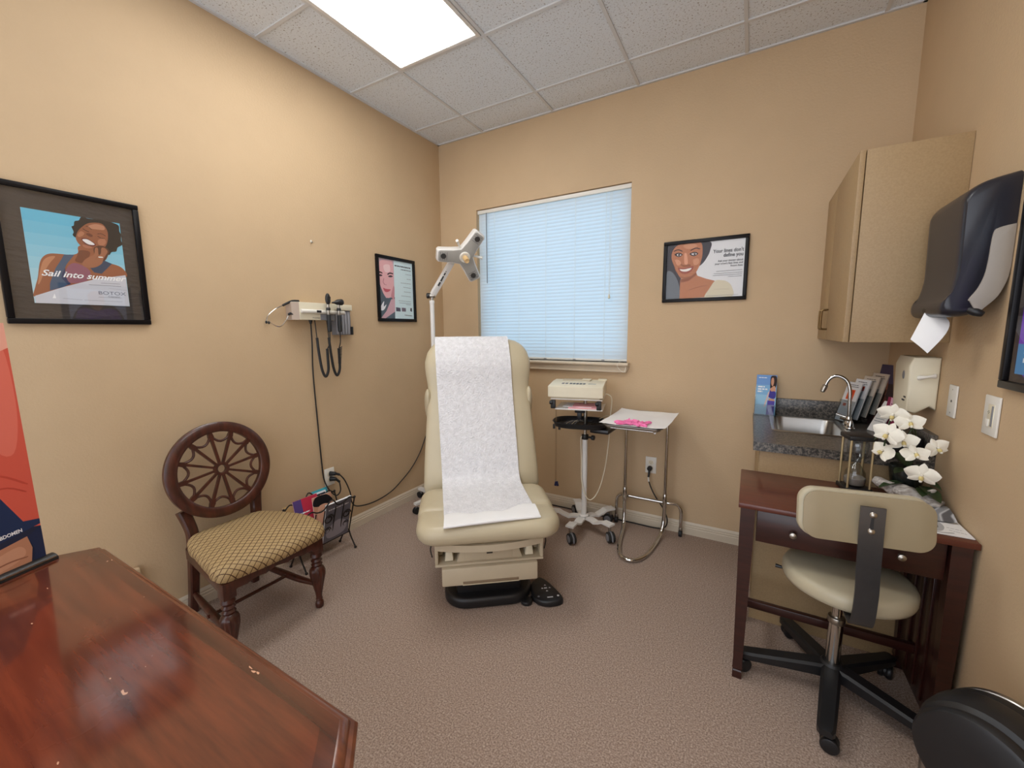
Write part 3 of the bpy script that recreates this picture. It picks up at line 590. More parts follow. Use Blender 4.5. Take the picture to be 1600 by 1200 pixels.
# ---------------------------------------------------------------- foreground table and tabletop banner
TX0, TX1, TY0, TY1, TZ = .635, 1.945, -3.36, -2.528, .76
T = thing('wooden_table', 'glossy worn cherry table with clipped corners in the foreground', 'table', ((TX0+TX1)/2, (TY0+TY1)/2, 0))
def octo(i, cl=.075, cr_=.085):
    k = i*.41
    return [(TX0+cl-k+i, TY0+i), (TX1-cr_+k-i, TY0+i), (TX1-i, TY0+cr_-k+i), (TX1-i, TY1-cr_+k-i), (TX1-cr_+k-i, TY1-i), (TX0+cl-k+i, TY1-i), (TX0+i+.012, TY1-cl*1.35+k-i), (TX0+i, TY0+cl-k+i)]
b = MB()
def orings(lst): return [[Vector((x, y, z)) for x, y in octo(i)] for i, z in lst]
b.loft(orings([(.016, TZ-.036), (.006, TZ-.034), (.0, TZ-.026), (.0, TZ-.020), (.004, TZ-.015), (.010, TZ-.013), (.011, TZ-.009), (.014, TZ-.004), (.019, TZ-.001), (.024, TZ)]), table_ed, caps=True)
b.loft(orings([(.024, TZ+.0001), (.024, TZ+.0003), (.050, TZ+.0004)]), table_bd, caps=False)
b.flatpoly(octo(.0498), TZ+.0005, table_m, Matrix())
b.build('tabletop', T, world=True, smooth=30)
b = MB()
for lo, hi in (((TX0+.09, TY1-.085, .63), (TX1-.09, TY1-.065, TZ-.035)), ((TX0+.09, TY0+.065, .63), (TX1-.09, TY0+.085, TZ-.035)), ((TX0+.075, TY0+.085, .63), (TX0+.095, TY1-.085, TZ-.035)), ((TX1-.095, TY0+.085, .63), (TX1-.075, TY1-.085, TZ-.035))):
    b.b2(lo, hi, table_ed, bev=.003)
b.build('apron', T, world=True)
for x in (TX0+.11, TX1-.11):
    for y in (TY0+.10, TY1-.10):
        b = MB(); b.box((x, y, .665), (.07, .07, .118), table_ed, bev=.004)
        b.lathe([(.018, 0), (.024, .01), (.026, .04), (.018, .06), (.022, .08), (.033, .25), (.036, .40), (.028, .52), (.022, .54), (.031, .555), (.024, .575), (.034, .606)], table_ed, Matrix.Translation((x, y, 0)), 20); b.build('leg', T, world=True)
# tabletop roll-up banner with its base
P0, P1 = Vector((.690, -2.632, TZ+.001)), Vector((.803, -2.913, TZ+.001))
dB = (P1-P0).normalized(); nB = Vector((dB.y*-1, dB.x, 0))*-1                       # along the base / facing the camera side
if nB.dot(Vector((1.7, -.2, 0))) < 0: nB = -nB
BN = thing('tabletop_banner', 'red and navy tabletop banner reading ABDOMEN, in a black base on the cherry table', 'banner stand', tuple((P0+P1)/2))
b = MB(); n = 8
XF = Matrix((( *dB, 0), (*Vector((0, 0, 1)), 0), (*nB, 0), (0, 0, 0, 1))).transposed()    # x along, y up, z out
R = []
for k in range(2): R.append([P0 + dB*(k*(P1-P0).length) + nB*(.019*math.cos(a)) + Vector((0, 0, 1))*max(0, .016*math.sin(a)) for a in [PI*j/10 for j in range(11)]])
b.loft(R, black_pl); b.build('base', BN, world=True)
b = MB(); L_ = (P1-P0).length
b.box((L_/2, .009, .018), (L_-.01, .003, .003), nickel, M=Matrix.Translation(P0) @ XF); b.build('base_trim', BN, world=True)
b = MB(); pw, ph = L_-.035, .66
org = P0 + dB*.014 + Vector((0, 0, .013)) - nB*.003
XP = Matrix.Translation(org) @ XF @ Matrix.Rotation(math.radians(-1.5), 4, 'X')
# image runs from the right-hand edge (u=1000 at P0): x axis reversed so that it reads correctly from the room
XA = XP @ Matrix(((-1, 0, 0, pw), (0, 1, 0, 0), (0, 0, 1, .0012), (0, 0, 0, 1)))
XA = Matrix.Translation(org) @ Matrix((( *(-dB), 0), (*Vector((0, 0, 1)), 0), (*nB, 0), (0, 0, 0, 1))).transposed() @ Matrix.Rotation(math.radians(-1.5), 4, 'X')
XA = XA @ Matrix.Translation((-pw, 0, 0))
b.box((pw/2, ph/2, 0), (pw, ph, .0012), flat((40, 44, 66)), M=XA)
BA = [((214, 92, 74), 'p', [(0, 240), (1000, 140), (1000, 1000), (0, 1000)]), ((226, 116, 98), 's', [(760, 520), (900, 470), (980, 640), (960, 900), (820, 980), (740, 800)]),
      ((236, 170, 150), 'p', [(700, 840), (1000, 900), (1000, 1000), (640, 1000)]), ((196, 74, 58), 'l8', [(420, 330), (700, 400), (960, 330)]), ((190, 70, 56), 'l6', [(500, 300), (760, 340), (940, 300)]),
      ((36, 50, 86), 'p', [(0, 150), (1000, 168), (880, 175), (720, 320), (0, 420)]),
      ((36, 50, 86), 'p', [(0, 70), (1000, 150), (1000, 172), (0, 250)]),
      ((190, 134, 104), 'p', [(0, 0), (880, 0), (905, 60), (880, 115), (0, 50)]), ((206, 152, 122), 's', [(400, 20), (640, 10), (840, 40), (800, 85), (560, 60)]), ((150, 96, 72), 'l6', [(480, 20), (700, 35), (860, 30)]),
      ((36, 44, 74), 'p', [(905, 0), (1000, 0), (1000, 140), (880, 112), (915, 60)])]
A2 = XA @ Matrix.Translation((0, 0, .0007)); z = art(b, A2, pw, ph, BA)
b.text('ABDOMEN', .0135, flat((240, 240, 244)), A2 @ Matrix.Translation((pw*.855, ph*.142, 0)) @ Matrix.Rotation(math.radians(4), 4, 'Z'), 'RIGHT', 0, .0004, z+1e-4, .82)
b.build('banner_panel', BN, world=True, smooth=0)
b = MB(); b.cyl(P0+dB*(L_/2)-nB*.012+Vector((0, 0, .02)), P0+dB*(L_/2)-nB*.03+Vector((0, 0, .02+ph)), .006, nickel, seg=10); b.build('support_pole', BN, world=True)
# ---------------------------------------------------------------- mahogany chair with a spoked round back
CH = thing('round_back_chair', 'low mahogany chair with a spoked wheel back and gold lattice seat', 'chair', (.32, -1.945, 0))
yc = -1.945
b = MB()
sp = [(.592, -2.188), (.605, -1.700), (.40, -1.640), (.10, -1.755), (.10, -2.110), (.36, -2.160)]
def seatring(ins, z, bow=0.):
    out = []; c = Vector((.345, yc, 0)); q = [Vector((x, y, 0)) for x, y in sp]; N = 6
    for i in range(N):
        a, m_, e = q[i-1], q[i], q[(i+1) % N]; r = .055 if i in (0, 1, 3, 4) else .11
        p0 = m_ + (a-m_).normalized()*r; p1 = m_ + (e-m_).normalized()*r
        for k in range(7):
            t = k/6; v = p0*(1-t)**2 + m_*2*t*(1-t) + p1*t*t; out.append(v)
        for k in range(1, 8):
            t = k/8; nx = (q[(i+1) % N] + (m_-q[(i+1) % N]).normalized()*(.055 if (i+1) % N in (0, 1, 3, 4) else .11))
            v = p1*(1-t)+nx*t; dd = (nx-p1).normalized(); nn = Vector((dd.y, -dd.x, 0)); v = v + nn*math.sin(PI*t)*(.018 if i == 0 else .006); out.append(v)
    res = []
    for v in out:
        w = c + (v-c)*(1 - ins/ max((v-c).length, .01)); res.append(Vector((w.x, w.y, z)))
    return res
R = [seatring(.014, .372), seatring(.004, .378)]
for k in range(7):
    a = PI/2*k/6; R.append(seatring(.0 + .05*(1-math.cos(a)), .40+.045*math.sin(a)))
for k in range(1, 7):
    f = k/7; R.append(seatring(.05+.14*f, .445+.022*math.sin(f*PI/2)))
b.loft(R, lattice); b.build('seat_cushion', CH, world=True, smooth=60)
b = MB()
pts = [(-.215, .372), (.215, .372), (.215, .315), (.185, .318), (.17, .332), (.13, .330), (.09, .340), (.05, .334), (0, .345), (-.05, .334), (-.09, .340), (-.13, .330), (-.17, .332), (-.185, .318), (-.215, .315)]
b.prism(pts, .022, chair_wd, Matrix.Translation((.562, yc-.005, 0)) @ Matrix(((0, 0, 1, 0), (1, 0, 0, 0), (0, 1, 0, 0), (0, 0, 0, 1))), bev=.002)
for s, ya, yb in ((1, -1.728, -1.775), (-1, -2.172, -2.112)):
    d = Vector((-.46, yb-ya, 0)); b.box(((.56+.10)/2, (ya+yb)/2 - s*.012, .345), (d.length, .02, .054), chair_wd, rot=(0, 0, math.degrees(math.atan2(d.y, d.x))), bev=.002)
b.box((.10, yc, .345), (.022, .32, .054), chair_wd, bev=.002)
b.build('seat_frame', CH, world=True)
RC = Vector((.118, -1.930, .722)); lean = math.radians(9)
RX = Matrix.Translation(RC) @ Matrix.Rotation(-lean, 4, 'Y') @ Matrix(((0, 0, 1, 0), (1, 0, 0, 0), (0, 1, 0, 0), (0, 0, 0, 1)))     # local x=+y, y=up, z=+x
Ro, Ri = .238, .188
b = MB(); N = 72; prof = [(Ri, -.012), (Ri, .012), (Ri+.006, .017), (Ro-.012, .017), (Ro, .008), (Ro, -.012), (Ro-.006, -.016), (Ri+.006, -.016)]
b.loft([[Vector((r*math.cos(2*PI*k/N), r*math.sin(2*PI*k/N), z)) for r, z in prof] for k in range(N)], chair_wd, loop=True, M=RX); b.build('back_ring', CH, world=True, smooth=40)
b = MB(); prof = [(.019, -.009), (.019, .009), (.024, .011), (.034, .009), (.034, -.009), (.024, -.011)]
b.loft([[Vector((r*math.cos(2*PI*k/32), r*math.sin(2*PI*k/32), z)) for r, z in prof] for k in range(32)], chair_wd, loop=True, M=RX)
for k in range(12):
    a = 2*PI*(k+.25)/12; a2 = 2*PI*(k+1.25)/12
    u = Vector((math.cos(a), math.sin(a), 0)); v = Vector((-u.y, u.x, 0))
    b.loft([[u*.030+v*s*.0052+Vector((0, 0, z)) for s, z in ((-1, -.007), (1, -.007), (1, .007), (-1, .007))], [u*.150+v*s*.0062+Vector((0, 0, z)) for s, z in ((-1, -.007), (1, -.007), (1, .007), (-1, .007))],
            [u*.168+v*s*.012+Vector((0, 0, z)) for s, z in ((-1, -.008), (1, -.008), (1, .008), (-1, .008))], [u*(Ri+.002)+v*s*.009+Vector((0, 0, z)) for s, z in ((-1, -.008), (1, -.008), (1, .008), (-1, .008))]], chair_wd, M=RX)
    A_, E_ = u*.176, Vector((math.cos(a2), math.sin(a2), 0))*.176; md = (A_+E_).normalized(); pts = []
    for j in range(9):
        t = j/8; p = A_*(1-t)+E_*t - md*.030*math.sin(PI*t); pts.append(p)
    b.tube(pts, .0062, chair_wd, seg=8, M=RX)
b.build('spoke_web', CH, world=True, smooth=40)
def sect(b, pts, w, t, m, widths=None):
    """curved post of rectangular section; pts centre line in the xz/xy plane, w across y, t along travel normal"""
    P = cr(pts, 8); R = []
    for i, p in enumerate(P):
        d = (P[min(i+1, len(P)-1)]-P[max(i-1, 0)]).normalized(); y = Vector((0, 1, 0)); n = d.cross(y).normalized(); y = n.cross(d)
        f = 1 if widths is None else widths[0] + (widths[1]-widths[0])*i/(len(P)-1)
        R.append([p + y*(a*w*f/2) + n*(c*t*f/2) for a, c in ((-1, -.7), (-.7, -1), (.7, -1), (1, -.7), (1, .7), (.7, 1), (-.7, 1), (-1, .7))])
    b.loft(R, m)
for s in (1, -1):
    b = MB(); y = lambda q: RC.y + s*q
    sect(b, [(.085, y(.17), .555), (.10, y(.158), .50), (.112, y(.150), .44), (.105, y(.150), .36), (.085, y(.150), .24), (.055, y(.150), .10), (.035, y(.150), .03), (.034, y(.150), 0)], .042, .040, chair_wd, (1.15, .85)); b.build('rear_leg', CH, world=True)
def front_leg(y):
    b = MB(); x = .556; b.box((x, y, .335), (.052, .052, .075), chair_wd, bev=.004)
    pr = [(.013, 0), (.019, .004), (.021, .022), (.017, .034), (.013, .04), (.017, .046), (.014, .056), (.016, .075), (.026, .13), (.035, .175), (.036, .20), (.032, .216), (.021, .226), (.027, .236), (.020, .246), (.027, .256), (.020, .266), (.029, .280), (.025, .298)]
    seg = 28; R = []
    for r, z in pr:
        fl = .06 if .12 < z < .215 else 0
        R.append([Vector((x+r*(1+fl*math.cos(14*2*PI*k/seg))*math.cos(2*PI*k/seg), y+r*(1+fl*math.cos(14*2*PI*k/seg))*math.sin(2*PI*k/seg), z)) for k in range(seg)])
    b.loft(R, chair_wd); return b
for y in (-1.738, -2.148): front_leg(y).build('front_leg', CH, world=True)
b = MB()
for s, ya, yb in ((1, -1.738, RC.y+.15), (-1, -2.148, RC.y-.15)):
    b.tube([(.545, ya, .115), (.50, ya, .115), (.42, (ya*.7+yb*.3), .115), (.31, (ya+yb)/2, .115), (.2, ya*.3+yb*.7, .115), (.06, yb, .115)], [.009, .013, .016, .018, .016, .010], chair_wd, sm=5)
b.cyl((.33, -2.14, .117), (.33, -1.758, .117), .0085, chair_wd, seg=14); b.build('stretcher', CH, world=True)
# ---------------------------------------------------------------- wrought iron magazine rack with magazines
RK = thing('magazine_rack', 'black wrought iron scroll magazine rack on the floor behind the gold chair', 'magazine rack', (.16, -1.43, 0))
ya, yb = -1.255, -1.60; zt, zb2 = .345, .10
def side(xt, xb, arch):
    b = MB(); Pf = lambda y, t: Vector((xb+(xt-xb)*t, y, zb2+(zt-zb2)*t)); r = .0042
    b.tube([Pf(ya, 0), Pf(yb, 0)], r, iron, seg=8); b.tube([Pf(ya, -.0), Pf(ya, 1.04)], r, iron, seg=8); b.tube([Pf(yb, 0), Pf(yb, 1.04)], r, iron, seg=8)
    L2 = ya-yb
    b.tube([Pf(ya, 1), Pf(ya-L2*.12, 1.10), Pf(ya-L2*.24, 1.02), Pf(ya-L2*.36, 1.02), Pf(ya-L2*.5, 1.0+arch), Pf(ya-L2*.64, 1.02), Pf(ya-L2*.76, 1.02), Pf(ya-L2*.88, 1.10), Pf(yb, 1)], r, iron, sm=8, seg=8)
    for f in (.22, .39, .61, .78): b.tube([Pf(ya-L2*f, 0), Pf(ya-L2*f, .98)], r*.8, iron, seg=8)
    for f, t, q in ((.12, .62, .030), (.12, .34, .022), (.30, .2, .018), (.5, .68, .034), (.5, .36, .024), (.88, .62, .030), (.88, .34, .022), (.70, .2, .018)):
        c = Pf(ya-L2*f, t); ez = (Pf(0, 1)-Pf(0, 0)).normalized(); pts = []
        for k in range(26):
            a = 2*PI*1.35*k/25; rr = q*(1-.55*k/25); pts.append(c + Vector((0, 1, 0))*rr*math.cos(a) + ez*rr*math.sin(a))
        b.tube(pts, r*.8, iron, seg=6)
    for y, sgn in ((ya, 1), (yb, -1)):
        c = Pf(y, 1.04); b.ell(c, (.008, .008, .008), iron, u=10, v=8)
    return b
side(.255, .180, .22).build('side_panel', RK, world=True); side(.062, .140, .22).build('side_panel', RK, world=True)
for y in (ya, yb):
    for xa, xb in ((.180, .238), (.140, .085)):
        b = MB(); b.tube([(xa, y, zb2+.02), (xa+(xb-xa)*.35, y, .07), (xb-(xb-xa)*.1, y, .018), (xb, y, .006)], .0048, iron, sm=6, seg=8); b.ell((xb, y, .008), (.009, .009, .008), iron, u=12, v=8); b.build('leg', RK, world=True)
for y in (ya, yb, (ya+yb)/2):
    b = MB(); b.tube([(.140, y, zb2), (.180, y, zb2)], .004, iron, seg=8); b.build('cross_bar', RK, world=True)
def magazine(label, x0, y0, lean, h, wd, th, cover, layers, z0=.108, yaw=0):
    M_ = Matrix.Translation((x0, y0, z0)) @ Matrix.Rotation(math.radians(yaw), 4, 'Z') @ Matrix.Rotation(math.radians(lean), 4, 'Y')
    X = M_ @ Matrix(((0, 0, 1, 0), (1, 0, 0, 0), (0, 1, 0, 0), (0, 0, 0, 1)))
    b = MB(); b.box((wd/2, h/2, -th/2), (wd, h, th-.001), paper_m, M=X); b.box((wd/2, h/2, -.0002), (wd+.001, h+.001, .0006), flat(cover), M=X); b.box((wd/2, h/2, -th), (wd+.001, h+.001, .0006), flat(cover), M=X)
    art(b, X @ Matrix.Translation((0, 0, .0002)), wd, h, layers)
    b.build('magazine', label=label, cat='magazine', group='magazines in the iron rack', smooth=0)
magazine('red and purple magazine with a round yellow badge in the iron rack', .130, -1.545, -14, .285, .16, .006, (196, 52, 78), [((90, 70, 130), 'p', [(0, 520), (330, 560), (330, 1000), (0, 1000)]), ((240, 206, 40), 's', [(760, 820), (860, 740), (960, 820), (860, 900)]), ((250, 230, 90), 's', [(810, 820), (860, 780), (910, 820), (860, 860)]), ((236, 236, 240), 'd26', [(60, 700), (600, 700)])])
magazine('magazine with a face in a black cap on its cover in the iron rack', .150, -1.455, -6, .280, .13, .006, (206, 150, 122), [((26, 24, 28), 's', [(0, 820), (150, 990), (700, 990), (980, 880), (1000, 800), (500, 760)]), ((226, 170, 140), 's', [(150, 400), (250, 760), (780, 760), (860, 500), (500, 300)]), ((90, 56, 48), 'l16', [(250, 660), (420, 670)]), ((90, 56, 48), 'l16', [(580, 660), (740, 650)]), ((160, 80, 76), 'l16', [(400, 480), (640, 480)])])
magazine('teal bordered magazine with a small portrait in the iron rack', .118, -1.385, -22, .295, .11, .005, (70, 168, 184), [((230, 236, 238), 'p', [(120, 500), (880, 500), (880, 950), (120, 950)]), ((40, 46, 60), 'p', [(180, 540), (820, 540), (820, 910), (180, 910)]), ((206, 150, 124), 's', [(350, 600), (340, 800), (500, 880), (650, 800), (640, 600), (500, 540)]), ((230, 230, 236), 's', [(300, 540), (500, 580), (700, 540)])])
magazine('thick white-edged magazine at the front of the iron rack', .190, -1.45, 13, .262, .18, .014, (104, 102, 112), [((150, 146, 156), 's', [(100, 300), (500, 500), (900, 350), (800, 100), (200, 80)]), ((200, 200, 206), 'd30', [(100, 850), (900, 850)])])
magazine('thin tan magazine lying at the back of the iron rack', .110, -1.585, -20, .262, .12, .005, (206, 172, 120), [])
# ---------------------------------------------------------------- examination chair (front faces local -y)
EX = thing('exam_chair', 'beige powered medical exam chair with tan drawer front in the middle of the room', 'exam chair', (1.2267, -1.1839, 0), 38)
b = MB(); b.prism([(x, y+.12) for x, y in rrect(.46, .58, (.12, .05, .05, .12), 8)], .06, black_pl, bev=.018, seg=3); b.b2((-.17, -.12, .05), (.17, .36, .20), black_pl, bev=.02); b.build('floor_base', EX)
b = MB(); b.b2((-.20, -.10, .19), (.20, .34, .40), cream_pl, bev=.02); b.build('lift_housing', EX)
b = MB()
b.b2((-.236, -.222, .170), (.236, .22, .262), cream_pl, bev=.006); dr = b.build('drawer', EX)
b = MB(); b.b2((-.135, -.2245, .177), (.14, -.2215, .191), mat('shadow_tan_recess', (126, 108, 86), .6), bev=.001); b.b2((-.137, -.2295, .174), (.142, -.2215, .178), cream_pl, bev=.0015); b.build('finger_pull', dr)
b = MB()
for s in (-1, 1): b.b2((s*.252, -.200, .266), (s*.268, .25, .395), cream_pl, bev=.003)
b.b2((-.268, -.205, .264), (.268, .25, .276), cream_pl, bev=.003); b.b2((-.25, .05, .275), (.25, .25, .40), black_pl)
b.build('stirrup_bay', EX)
b = MB(); b.prism([(-.165, .275), (.165, .275), (.135, .36), (-.135, .36)], .12, cream_pl, Matrix.Translation((0, -.07, 0)) @ Matrix(((1, 0, 0, 0), (0, 0, -1, 0), (0, 1, 0, 0), (0, 0, 0, 1))), bev=.006)
cp = b.build('center_panel', EX); b = MB(); b.b2((-.118, -.1925, .283), (.112, -.1895, .337), cream_pl, bev=.002); b.b2((-.016, -.1945, .311), (.014, -.1915, .322), mat('dark_badge', (44, 38, 34), .4)); b.build('access_door', cp)
for s in (-1, 1):
    b = MB(); b.prism([(s*.178, .281), (s*.222, .281), (s*.216, .330), (s*.184, .330)], .10, ivory_pl, Matrix.Translation((0, -.085, 0)) @ Matrix(((1, 0, 0, 0), (0, 0, -1, 0), (0, 1, 0, 0), (0, 0, 0, 1))), bev=.006); b.build('stirrup_end', EX)
    b = MB(); b.b2((s*.232, -.12, .281), (s*.252, -.06, .345), cream_pl, bev=.003); b.build('stirrup_cover', EX)
b = MB(); R = []
for k in range(13):
    x = -.262+.524*k/12; f = 1-(2*k/12-1)**2; yf = -.225-.045*f
    R.append([Vector((x, yf, .362)), Vector((x, yf-.004, .398)), Vector((x, -.02, .41)), Vector((x, -.02, .362))])
b.loft(R, cream_pl); b.build('leg_section_skirt', EX, smooth=50)
for s in (-1, 1):
    b = MB(); b.b2((s*.262, -.19, .375), (s*.285, -.12, .40), black_pl, bev=.003); b.tube([(s*.278, -.17, .378), (s*.290, -.16, .34), (s*.284, -.15, .29)], .003, black_rb, sm=5, seg=6); b.build('side_latch', EX)
b = MB(); b.cushion(.706, .225, .100, vinyl, .048, (.13, .035, .035, .13), .006, Matrix.Translation((0, -.1775, .401)), n=8); b.build('seat_front_bolster', EX, smooth=60)
b = MB(); b.cushion(.716, .33, .106, vinyl, .05, (.05, .09, .09, .05), .006, Matrix.Translation((0, .092, .394)), n=8); b.cushion(.690, .12, .088, vinyl, .03, .03, 0, Matrix.Translation((0, -.065, .400)), n=6); b.build('seat_cushion', EX, smooth=60)
t_ = math.radians(18); y0, z0 = .245, .50
def BP(s, a=0., off=0.): return Vector((a, y0 + s*math.sin(t_) + off*math.cos(t_), z0 + s*math.cos(t_) - off*math.sin(t_)))
def bw(s):
    K = [(-.06, .335), (0, .348), (.15, .343), (.30, .334), (.45, .324), (.56, .314), (.62, .318), (.70, .332), (.76, .333), (.82, .318), (.86, .296), (.89, .266), (.91, .23), (.922, .18)]
    for i in range(len(K)-1):
        if K[i][0] <= s <= K[i+1][0]:
            f = (s-K[i][0])/(K[i+1][0]-K[i][0]); return K[i][1]*(1-f)+K[i+1][1]*f
    return K[-1][1] if s > .9 else K[0][1]
b = MB(); R = []; S_ = [-.06, -.05, 0, .08, .15, .22, .30, .38, .45, .51, .56, .60, .64, .68, .72, .76, .79, .82, .845, .865, .885, .90, .912, .922]
for s in S_:
    w = bw(s); th = .095 + (.025*math.exp(-((s-.73)/.10)**2)); 
    if s > .80: th *= math.sqrt(max(.02, 1-((s-.80)/.128)**2))
    if s < -.045: th *= .7
    ring = []
    for k in range(40):
        a = 2*PI*k/40; ca, sa = math.cos(a), math.sin(a); e = .42
        ring.append(BP(s, w*math.copysign(abs(ca)**e, ca), .055 + (th/2)*math.copysign(abs(sa)**(.62), sa)*1.0 - (th-.095)/2))
    R.append(ring)
b.loft(R, vinyl); b.build('backrest', EX, smooth=60)
b = MB(); R = []
for s in (.02, .3, .6, .86):
    R.append([BP(s, a, o) for a, o in ((-.25, .10), (.25, .10), (.22, .135), (-.22, .135))])
b.loft(R, cream_pl); b.build('back_shell', EX)
b = MB(); b.b2((-.10, .20, .30), (.10, .36, .52), cream_pl, bev=.02); b.build('tilt_housing', EX)
for s in (-1, 1):
    b = MB(); c = BP(.50, s*.315, .085); b.ell(c, (.026, .11, .05), vinyl, rot=(-72, 0, 0)); b.build('arm_pad', EX)
# crepe paper runner
PP = thing('exam_paper', 'white crepe paper runner draped down the back and seat of the exam chair', 'exam table paper', (1.2267, -1.1839, .5), 38)
PX = WM[PP.name].inverted() @ WM[EX.name]
def thick_face(s): return .055 - (.095 + (.025*math.exp(-((s-.73)/.10)**2)))/2 - (.025*math.exp(-((s-.73)/.10)**2))/2
path = [(Vector((0, -.262, .500)), 0), (Vector((0, -.255, .5085)), .02), (Vector((0, -.18, .5075)), .08), (Vector((0, -.08, .5085)), .16), (Vector((0, .06, .5095)), .28), (Vector((0, .16, .510)), .36), (Vector((0, .205, .516)), .40)]
for s in (.05, .15, .25, .35, .45, .55, .62, .68, .74, .80, .84):
    path.append((BP(s, 0, thick_face(s)-.006), .40+.6*s/.93))
path += [(BP(.875, 0, .012), .965), (BP(.905, 0, .025), .98), (BP(.926, 0, .05), .99), (BP(.928, 0, .065), .995), (BP(.90, 0, .11), 1.0), (BP(.80, 0, .118), 1.05)]
C_ = cr([p for p, t in path], 5); TT = []
for i in range(len(path)-1):
    for k in range(5): TT.append(path[i][1]+(path[i+1][1]-path[i][1])*k/5)
TT.append(path[-1][1]); G_ = []
for i, p in enumerate(C_):
    t = TT[i]; l = -.214-.056*min(t, 1); r = .240-.046*min(t, 1); row = []
    up = (C_[min(i+1, len(C_)-1)]-C_[max(i-1, 0)]).normalized(); nn = Vector((1, 0, 0)).cross(up)
    for j in range(17):
        f = j/16; q = Vector((l+(r-l)*f, p.y, p.z))
        yaw = .045*(f-.4)*max(0, 1-t*3); q.y += yaw; wv = noise.noise(Vector((f*5, t*7, 1.3)))*.0022
        row.append(q + nn*(.0015+abs(wv)))
    G_.append(row)
b = MB(); b.grid(G_, crepe_m, PX); b.build('paper_sheet', PP, smooth=60)
b = MB(); R = []
for i in range(9):
    v = i/8; row = []
    for j in range(17):
        f = j/16; x = -.218 + .462*f; wav = (.018*math.sin(f*7+1)+.012*math.sin(f*17)) * v
        row.append(Vector((x, -.268+.045*(f-.4) + (.105+.03*f)*v + wav, .5125+.006*math.sin(v*PI)**.5)))
    R.append(row)
b.grid(R, paper_m, PX)
b.tube([(-.219, -.288, .508), (0, -.268, .5125), (.245, -.243, .508)], .0065, paper_m, sm=6, M=PX); b.build('folded_end', PP, smooth=60)
# foot control
FC = thing('foot_control', 'black rounded foot control pad on the carpet beside the exam chair base', 'foot pedal', (1.2267, -1.1839, 0), 38)
b = MB(); pts = cr([(.225, -.10, 0), (.235, -.045, 0), (.285, .005, 0), (.325, -.03, 0), (.365, -.13, 0), (.375, -.195, 0), (.325, -.215, 0), (.265, -.205, 0), (.225, -.16, 0)], 5, True)
b.prism([(p.x, p.y) for p in pts], .034, black_pl, bev=.010, seg=3); pad = b.build('pedal', FC)
wm = flat((200, 200, 204))
for (x, y) in ((.305, -.075), (.285, -.10), (.325, -.10), (.305, -.125)):
    b = MB(); b.prism([(x-.006, y-.004), (x+.006, y-.004), (x, y+.006)], .0012, wm, Matrix.Translation((0, 0, .0338))); b.build('arrow_mark', pad)
for c_, d_ in (((.303, -.10, .0342), (.016, .010, .001)), ((.31, -.178, .0342), (.03, .007, .001))):
    b = MB(); b.box(c_, d_, wm); b.build('label_mark', pad)
for x, y, m_ in ((.354, -.172, wm), (.252, -.165, grey_pl)):
    b = MB(); b.cyl((x, y, .0335), (x, y, .0352), .006, m_, seg=12); b.build('round_button', pad)
b = MB(); b.tube([(.228, -.12, .012), (.205, -.14, .010), (.185, -.11, .010), (.17, -.05, .03)], .005, black_rb, sm=6); b.cyl((.19, -.16, 0), (.19, -.16, .022), .03, black_pl, seg=18, bev=.006); b.build('cable', FC)
# ---------------------------------------------------------------- floor-standing exam lamp
LA = thing('exam_lamp', 'white three-lobed examination lamp on a pole behind the exam chair', 'exam lamp', (.265, -.455, 0))
b = MB(); b.lathe([(.05, .06), (.055, .065), (.055, .095), (.025, .11)], white_met, Matrix.Translation((.265, -.455, 0)), 20)
for k in range(4):
    a = math.radians(172+90*k); d = Vector((math.cos(a), math.sin(a), 0)); c = Vector((.265, -.455, 0))
    b.loft([[c+d*q+Vector((-d.y, d.x, 0))*s*wd+Vector((0, 0, z)) for s, z in ((-1, z0_), (1, z0_), (1, z1_), (-1, z1_))] for q, wd, z0_, z1_ in ((.03, .022, .066, .092), (.235, .017, .072, .09))], white_met)
b.build('base', LA, world=True)
for k in range(4):
    a = math.radians(172+90*k); d = Vector((math.cos(a), math.sin(a), 0)); c = Vector((.265, -.455, 0)) + d*.218
    b = MB(); sd = Vector((-d.y, d.x, 0))
    for s in (-1, 1): b.cyl(c+sd*s*.006+d*.008+Vector((0, 0, .027)), c+sd*s*.016+d*.008+Vector((0, 0, .027)), .027, black_rb, seg=18, bev=.003)
    b.cyl(c+Vector((0, 0, .05)), c+Vector((0, 0, .074)), .007, nickel, seg=10); b.box(c+Vector((0, 0, .045)), (.02, .02, .02), grey_pl, bev=.003); b.build('caster', LA, world=True)
b = MB(); b.cyl((.265, -.455, .10), (.265, -.455, 1.635), .0165, white_met, seg=20); b.cyl((.265, -.455, 1.615), (.265, -.455, 1.64), .019, white_met, seg=20, bev=.003); b.build('pole', LA, world=True)
J = Vector((.268, -.453, 1.675)); HB = Vector((.395, -.385, 1.905)); HC = Vector((.545, -.400, 1.945))
b = MB(); b.cyl((.265, -.455, 1.636), J, .010, nickel, seg=12); b.cyl(J+Vector((-.03, -.018, 0)), J+Vector((.02, .012, 0)), .017, nickel, seg=16, bev=.003); b.cyl(J+Vector((-.036, -.022, 0)), J+Vector((-.014, -.009, 0)), .021, black_pl, seg=16, bev=.004); b.build('joint_knob', LA, world=True)
b = MB(); d = (HB-J).normalized(); XA_ = Matrix.Translation(J) @ frame_to(d, (1, -.4, 0)); b.box((0, 0, .15), (.044, .040, .29), white_met, bev=.007, M=XA_)
arm = b.build('lamp_arm', LA, world=True)
b = MB()
vd = Vector((2.4044-.4, -2.9337+.45, -.25)).normalized(); sdv = Vector((.77, .63, 0))
Xr = Matrix.Translation(J+d*.155+vd*.0235) @ Matrix((( *d, 0), (*vd.cross(d).normalized(), 0), (*vd, 0), (0, 0, 0, 1))).transposed()
